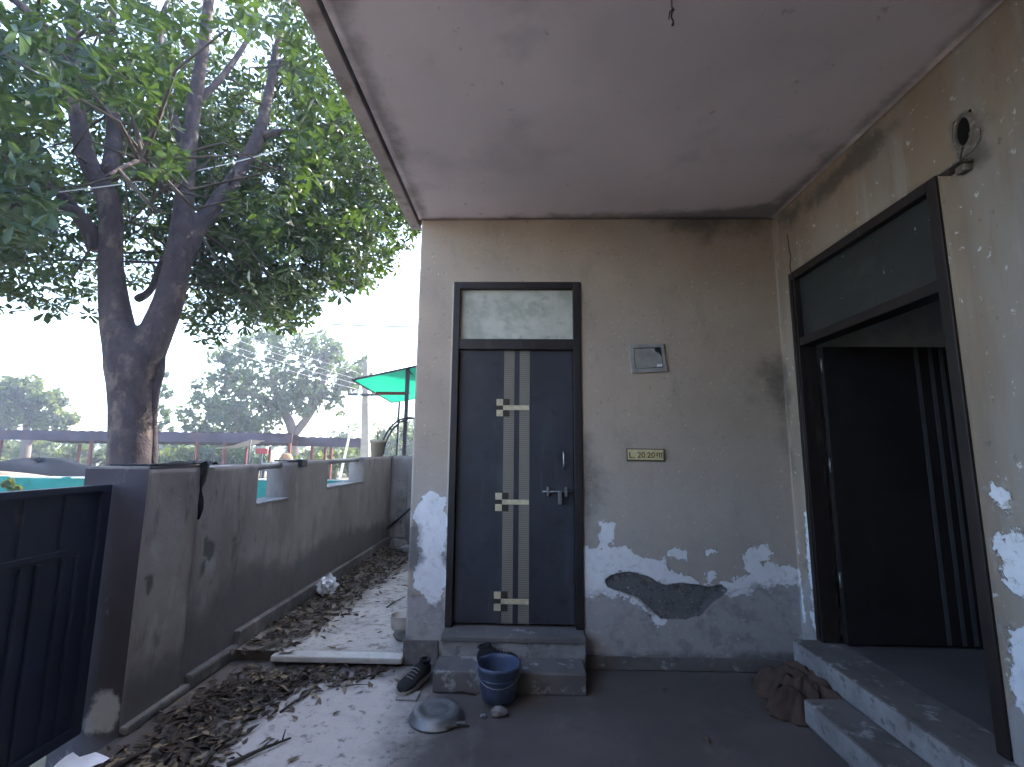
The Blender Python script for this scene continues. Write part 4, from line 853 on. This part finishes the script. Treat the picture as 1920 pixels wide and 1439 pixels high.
# shoes
def shoe(name, label, c, rot, tilt=0.0, k=1.0):
    t = thing(name, label, 'shoe', c); sol = []
    Mx = Matrix.Translation(c) @ Matrix.Rotation(rot, 4, 'Z') @ Matrix.Rotation(tilt, 4, 'Y') @ Matrix.Scale(k, 4)
    prof = [(0,.024,.050),(.02,.033,.085),(.05,.036,.098),(.085,.036,.095),(.11,.036,.082),(.14,.039,.066),(.18,.044,.053),(.22,.042,.044),(.245,.030,.034),(.256,.012,.024)]
    rings = []
    for y_, hw, h in prof:
        ring = []
        for a in np.linspace(0, 2*math.pi, 18, endpoint=False):
            ca, sa = math.cos(a), math.sin(a); ring.append(tuple(Mx @ Vector((hw*math.copysign(abs(ca)**.75, ca), y_-.125, .016+(h-.016)*(.5+.5*sa)+random.uniform(-.0015, .0015)))))
        rings.append(ring); sol.append([tuple(Mx @ Vector((s_*(hw+.004), y_-.126, z))) for s_, z in ((-1,.0),(1,.0),(1,.022),(-1,.022))])
    up1 = MB().loft(rings).build('upper', M['black'], t); MB().loft(sol, True, False).build('sole', M['sole'], t)
    MB().loft([[tuple(Mx @ Vector((.024*math.cos(a)*q, -.080+.038*math.sin(a)*q, z+.006*math.sin(a)))) for a in np.linspace(0, 2*math.pi, 16, endpoint=False)] for q, z in ((1.15,.094),(1.1,.104),(.85,.103),(.8,.085))], False).build('collar', M['black'], up1)
    for i in range(4): MB().tube([Mx @ Vector((-.020, .0+.018*i, .080-.008*i)), Mx @ Vector((0, .004+.018*i, .088-.009*i)), Mx @ Vector((.020, .0+.018*i, .080-.008*i))], .0022, 5).build('lace', M['sole'], up1)
    return t
shoe('shoe', 'dirty black shoe lying on the lower door step behind the bucket', (-.155, 3.165, .123), R(-80))
shoe('shoe', 'dark shoe set against the house corner beside the lower step', (-.655, 3.10, .016), R(158), R(-10), 1.12)
MB().bbox(-.72,-.60,2.93,3.02,.004,.012,.003,.003).build('slipper', M['sole'], None, 'flattened pale slipper sole beside the tipped shoe', 'slipper')
# pot behind the corner
wp = thing('white_pot', 'small white enamel pot half hidden behind the house corner', 'pot', (-.875, 3.72, .15))
MB().lathe([(.0,.0),(.062,.0),(.078,.02),(.083,.07),(.082,.098),(.089,.102),(.086,.106),(.078,.098),(.076,.025),(.0,.012)], (-.885, 3.70, .120), 28).build('body', M['pot_white'], wp)
# sackcloth in the corner by the step
g3 = np.random.default_rng(9); mb = MB(); rings = []; ph = g3.random(12)*6.28; ns = 120
for i in range(30):
    t = i/29; ring = []
    for k in range(ns):
        a = 2*math.pi*k/ns; rr = (1-t)**.9
        fold = .16*math.sin(4*a+ph[0]+2*t)+.12*abs(math.sin(4.5*a+ph[1]-3*t))+.06*math.sin(13*a+ph[2]+6*t)+.035*math.sin(27*a+ph[5]-8*t)
        h = .115*min(1, 1.5*(1-rr**1.3))*(1+.25*math.sin(2*a+ph[3])*rr)+.05*abs(math.sin(5*a+ph[4]+9*t))*min(1, 3*t)*rr+.035*abs(math.sin(9*(rr*math.cos(a))+5*rr*math.sin(a)+ph[6]))*min(1, 4*t)
        ring.append((1.60+.215*rr*(1+1.2*fold)*math.cos(a)+.05*t, 2.98+.235*rr*(1+fold)*math.sin(a)+.03*t, .005+h))
    rings.append(ring)
mb.loft(rings); mb.build('sackcloth', M['rag'], None, 'crumpled brown sackcloth heaped in the corner beside the steps', 'sack')
# paper, plastic bag, stick
gp = []
for i in range(6):
    for j in range(5): gp.append((-2.04+.035*i+.0*j, 2.20+.035*j, .012+.03*abs(math.sin(i*.9+j*.5))))
MB().add(gp, [(i*5+j, (i+1)*5+j, (i+1)*5+j+1, i*5+j+1) for i in range(5) for j in range(4)], True).build('paper', M['paper'], None, 'creased white paper lying at the foot of the gate pillar', 'paper')
g4 = np.random.default_rng(12); bm = bmesh.new(); bmesh.ops.create_icosphere(bm, subdivisions=3, radius=1)
for v in bm.verts:
    f = 1+.22*math.sin(7*v.co.x+3*v.co.y)*math.sin(6*v.co.z+2)+g4.uniform(-.12, .12); v.co = Vector((-1.86+v.co.x*.085*f, 4.72+v.co.y*.12*f, .135+v.co.z*.095*f))
me = bpy.data.meshes.new('plastic_bag'); bm.to_mesh(me); bm.free(); put('plastic_bag', me, M['plastic'], None, 'crumpled clear plastic bag against the wall skirting', 'bag')
MB().tube([on(205,1445,'z',.02), on(245,1422,'z',.02), on(280,1405,'z',.025)], [.013,.012,.010], 8).build('stick', M['twig'], None, 'short peeled stick at the foot of the pillar', 'stick')
rock('rubble', (-1.75, 6.9, .12), (.13, .10, .09), 'grey rubble lump at the far end of the passage', 5)
rock('rubble', (-1.55, 6.75, .10), (.16, .08, .05), 'flat rubble slab at the far end of the passage', 6, 'step_edge')

# fallen leaves: the drift along the wall, then the loose ones
def inpoly(P, polys): return sdfs(P, polys) < 0
drift = [pf(.0, (150,1600), (225,1440), (340,1322), (470,1262), (700,1256), (660,1275), (560,1300), (480,1350), (390,1430), (330,1600))]
drift2 = [pf(.06, (440,1232), (560,1125), (715,1012), (770,1000), (770,1050), (735,1075), (690,1110), (650,1140), (600,1185), (520,1225))]
def flat_leaves(P, z0, zs, g_):
    n = len(P); yaw = g_.random(n)*6.283; L = g_.uniform(.035, .09, n); Wd = L*g_.uniform(.25, .42, n)
    tilt = g_.normal(size=n)*.22; roll = g_.normal(size=n)*.35
    d = np.stack([np.cos(yaw)*np.cos(tilt), np.sin(yaw)*np.cos(tilt), np.sin(tilt)], 1); s_ = np.stack([-np.sin(yaw), np.cos(yaw), roll], 1); s_ /= np.linalg.norm(s_, axis=1)[:, None]
    nn = np.cross(d, s_); b = np.stack([P[:, 0], P[:, 1], z0+zs], 1)-d*(L*.5)[:, None]; out = []
    cu = g_.uniform(-.1, .5, n)
    for t, q in PROF: out.append(b+d*(L*t)[:, None]+s_*(Wd*q)[:, None]+nn*(abs(q)*Wd*cu+np.sin(t*3.1)*L*.10*cu)[:, None])
    V_ = np.stack(out, 1); lo = V_[:, :, 2].min(1); V_[:, :, 2] += np.maximum(0, z0+.003-lo)[:, None]; return V_
g5 = np.random.default_rng(44); VV = []
for polys, z0, n, box in ((drift, 0.0, 1500, (-1.99, -.75, 1.6, 3.42)), (drift2, .06, 2000, (-1.99, -.8, 3.35, 7.2))):
    P = np.stack([g5.uniform(box[0], box[1], 26000), g5.uniform(box[2], box[3], 26000)], 1); dd = sdfs(P, polys)
    P = P[(dd < g5.normal(size=len(P))*.08-.015)][:n]; dd = sdfs(P, polys); VV.append(flat_leaves(P, z0, np.clip(-dd, 0, .25)*.22*g5.random(len(P)), g5))
# a few dense near the gap by the marble edge
VV = np.concatenate(VV); nl = len(VV); idx = np.arange(nl)[:, None]*6
put('leaf_litter', np_mesh('leaf_litter', VV.reshape(-1, 3), np.concatenate([idx+np.array([[0,1,2,3]]), idx+np.array([[0,3,4,5]])])), M['dead'], None, 'drift of dry brown fallen leaves along the foot of the wall', 'leaf litter', None, 'stuff')
dl_me = np_mesh('fallen_leaf', leaf_verts(np.zeros((1,3)), np.array([[0,1.,0]]), np.array([[1.,0,0]]), np.array([[0,0,1.]]), np.array([1.]), np.array([.38]))[0]+np.array([0,0,.13]), np.array([[0,1,2,3],[0,3,4,5]])); dl_me.materials.append(M['dead_one'])
spots = [(600,1190,.06),(640,1165,.06),(690,1155,.06),(700,1130,.06),(745,1130,.06),(720,1185,.06),(665,1205,.06),(750,1100,.06),(610,1215,.06),(580,1235,0),(655,1290,0),(690,1280,0),(725,1270,0),(600,1310,0),(545,1345,0),(500,1310,0),(450,1375,0),(470,1345,0),(520,1390,0),(640,1335,0),(750,1290,0),(745,1300,0),(735,1275,0),(570,1420,0),(410,1425,0),(850,1305,0),(1250,1290,0),(1420,1275,0),(1540,1345,0),(1330,1400,0),(1020,1312,0)]
for i, (a, b, z) in enumerate(spots):
    o = bpy.data.objects.new('fallen_leaf', dl_me); COL.objects.link(o); p = on(a, b, 'z', z); L = random.uniform(.05, .10)
    o.location = (p.x, p.y, z+.001); o.rotation_euler = (random.uniform(-.15,.1), random.uniform(-.2,.2), random.random()*6.28); o.scale = (L, L, L)
    tag(o, 'single dry brown leaf on the raised passage floor' if z else 'single dry brown leaf on the pale cement beside the leaf drift' if a < 800 else 'single dry brown leaf on the dark porch floor', 'leaf', 'loose leaves on the passage floor' if z else 'loose leaves on the pale cement' if a < 800 else 'loose leaves on the porch floor')
def twig(a, b, z, label, r_=.006, side=3):
    p, q = on(*a, 'z', z), on(*b, 'z', z); mb = MB(); m = p.lerp(q, .5)+Vector((random.uniform(-.02,.02), random.uniform(-.02,.02), .01))
    mb.tube([p+Vector((0,0,r_)), m+Vector((0,0,r_)), q+Vector((0,0,r_))], [r_, r_*.8, r_*.4], 6)
    for k in range(side):
        s_ = p.lerp(q, .25+.2*k); mb.tube([s_+Vector((0,0,r_)), s_+Vector((random.uniform(-.06,.06), random.uniform(.02,.07), random.uniform(.01,.04)))], [r_*.5, r_*.25], 5)
    return mb.build('twig', M['twig'], None, label, 'twig')
twig((425,1440), (545,1388), 0, 'dark branched twig with dead leaves lying on the pale floor', .010, 4)
twig((525,1338), (590,1298), 0, 'thin crooked twig below the marble edge', .006)
twig((380,1445), (400,1405), 0, 'thick broken twig end near the leaf drift', .012, 1)
twig((640,1155), (675,1148), .06, 'short twig on the passage floor near the house corner', .004, 2)
twig((725,1140), (760,1120), .06, 'small forked twig beside the white pot', .005, 3)
twig((850,1300), (892,1306), 0, 'flat twig at the foot of the lower door step', .006, 2)
twig((640,1290), (690,1285), 0, 'fine straight twig on the cement near the marble edge', .004, 2)
twig((1440,1300), (1480,1318), 0, 'straw twig beside the brown sackcloth', .004, 2)
twig((820,1372), (880,1365), 0, 'splintered twig under the upturned pan', .007, 3)

# ------------------------------------------------------------------ air
HAZE = 0.003
hz = MB().box(-410, 410, -205, 610, -1.2, 12.5).mesh('haze')
hm = bpy.data.materials.new('haze_air'); hm.use_nodes = True; nt = hm.node_tree; nt.nodes.remove(nt.nodes['Principled BSDF'])
pv = nt.nodes.new('ShaderNodeVolumePrincipled'); pv.inputs['Color'].default_value = (.80, .84, 1.0, 1); pv.inputs['Density'].default_value = HAZE; pv.inputs['Anisotropy'].default_value = .55
nt.links.new(pv.outputs[0], nt.nodes['Material Output'].inputs['Volume'])
put('haze', hz, hm, None, 'pale morning haze hanging over the lane', 'haze', None, 'stuff')
for o in bpy.data.objects:
    if '_base' in o: del o['_base']
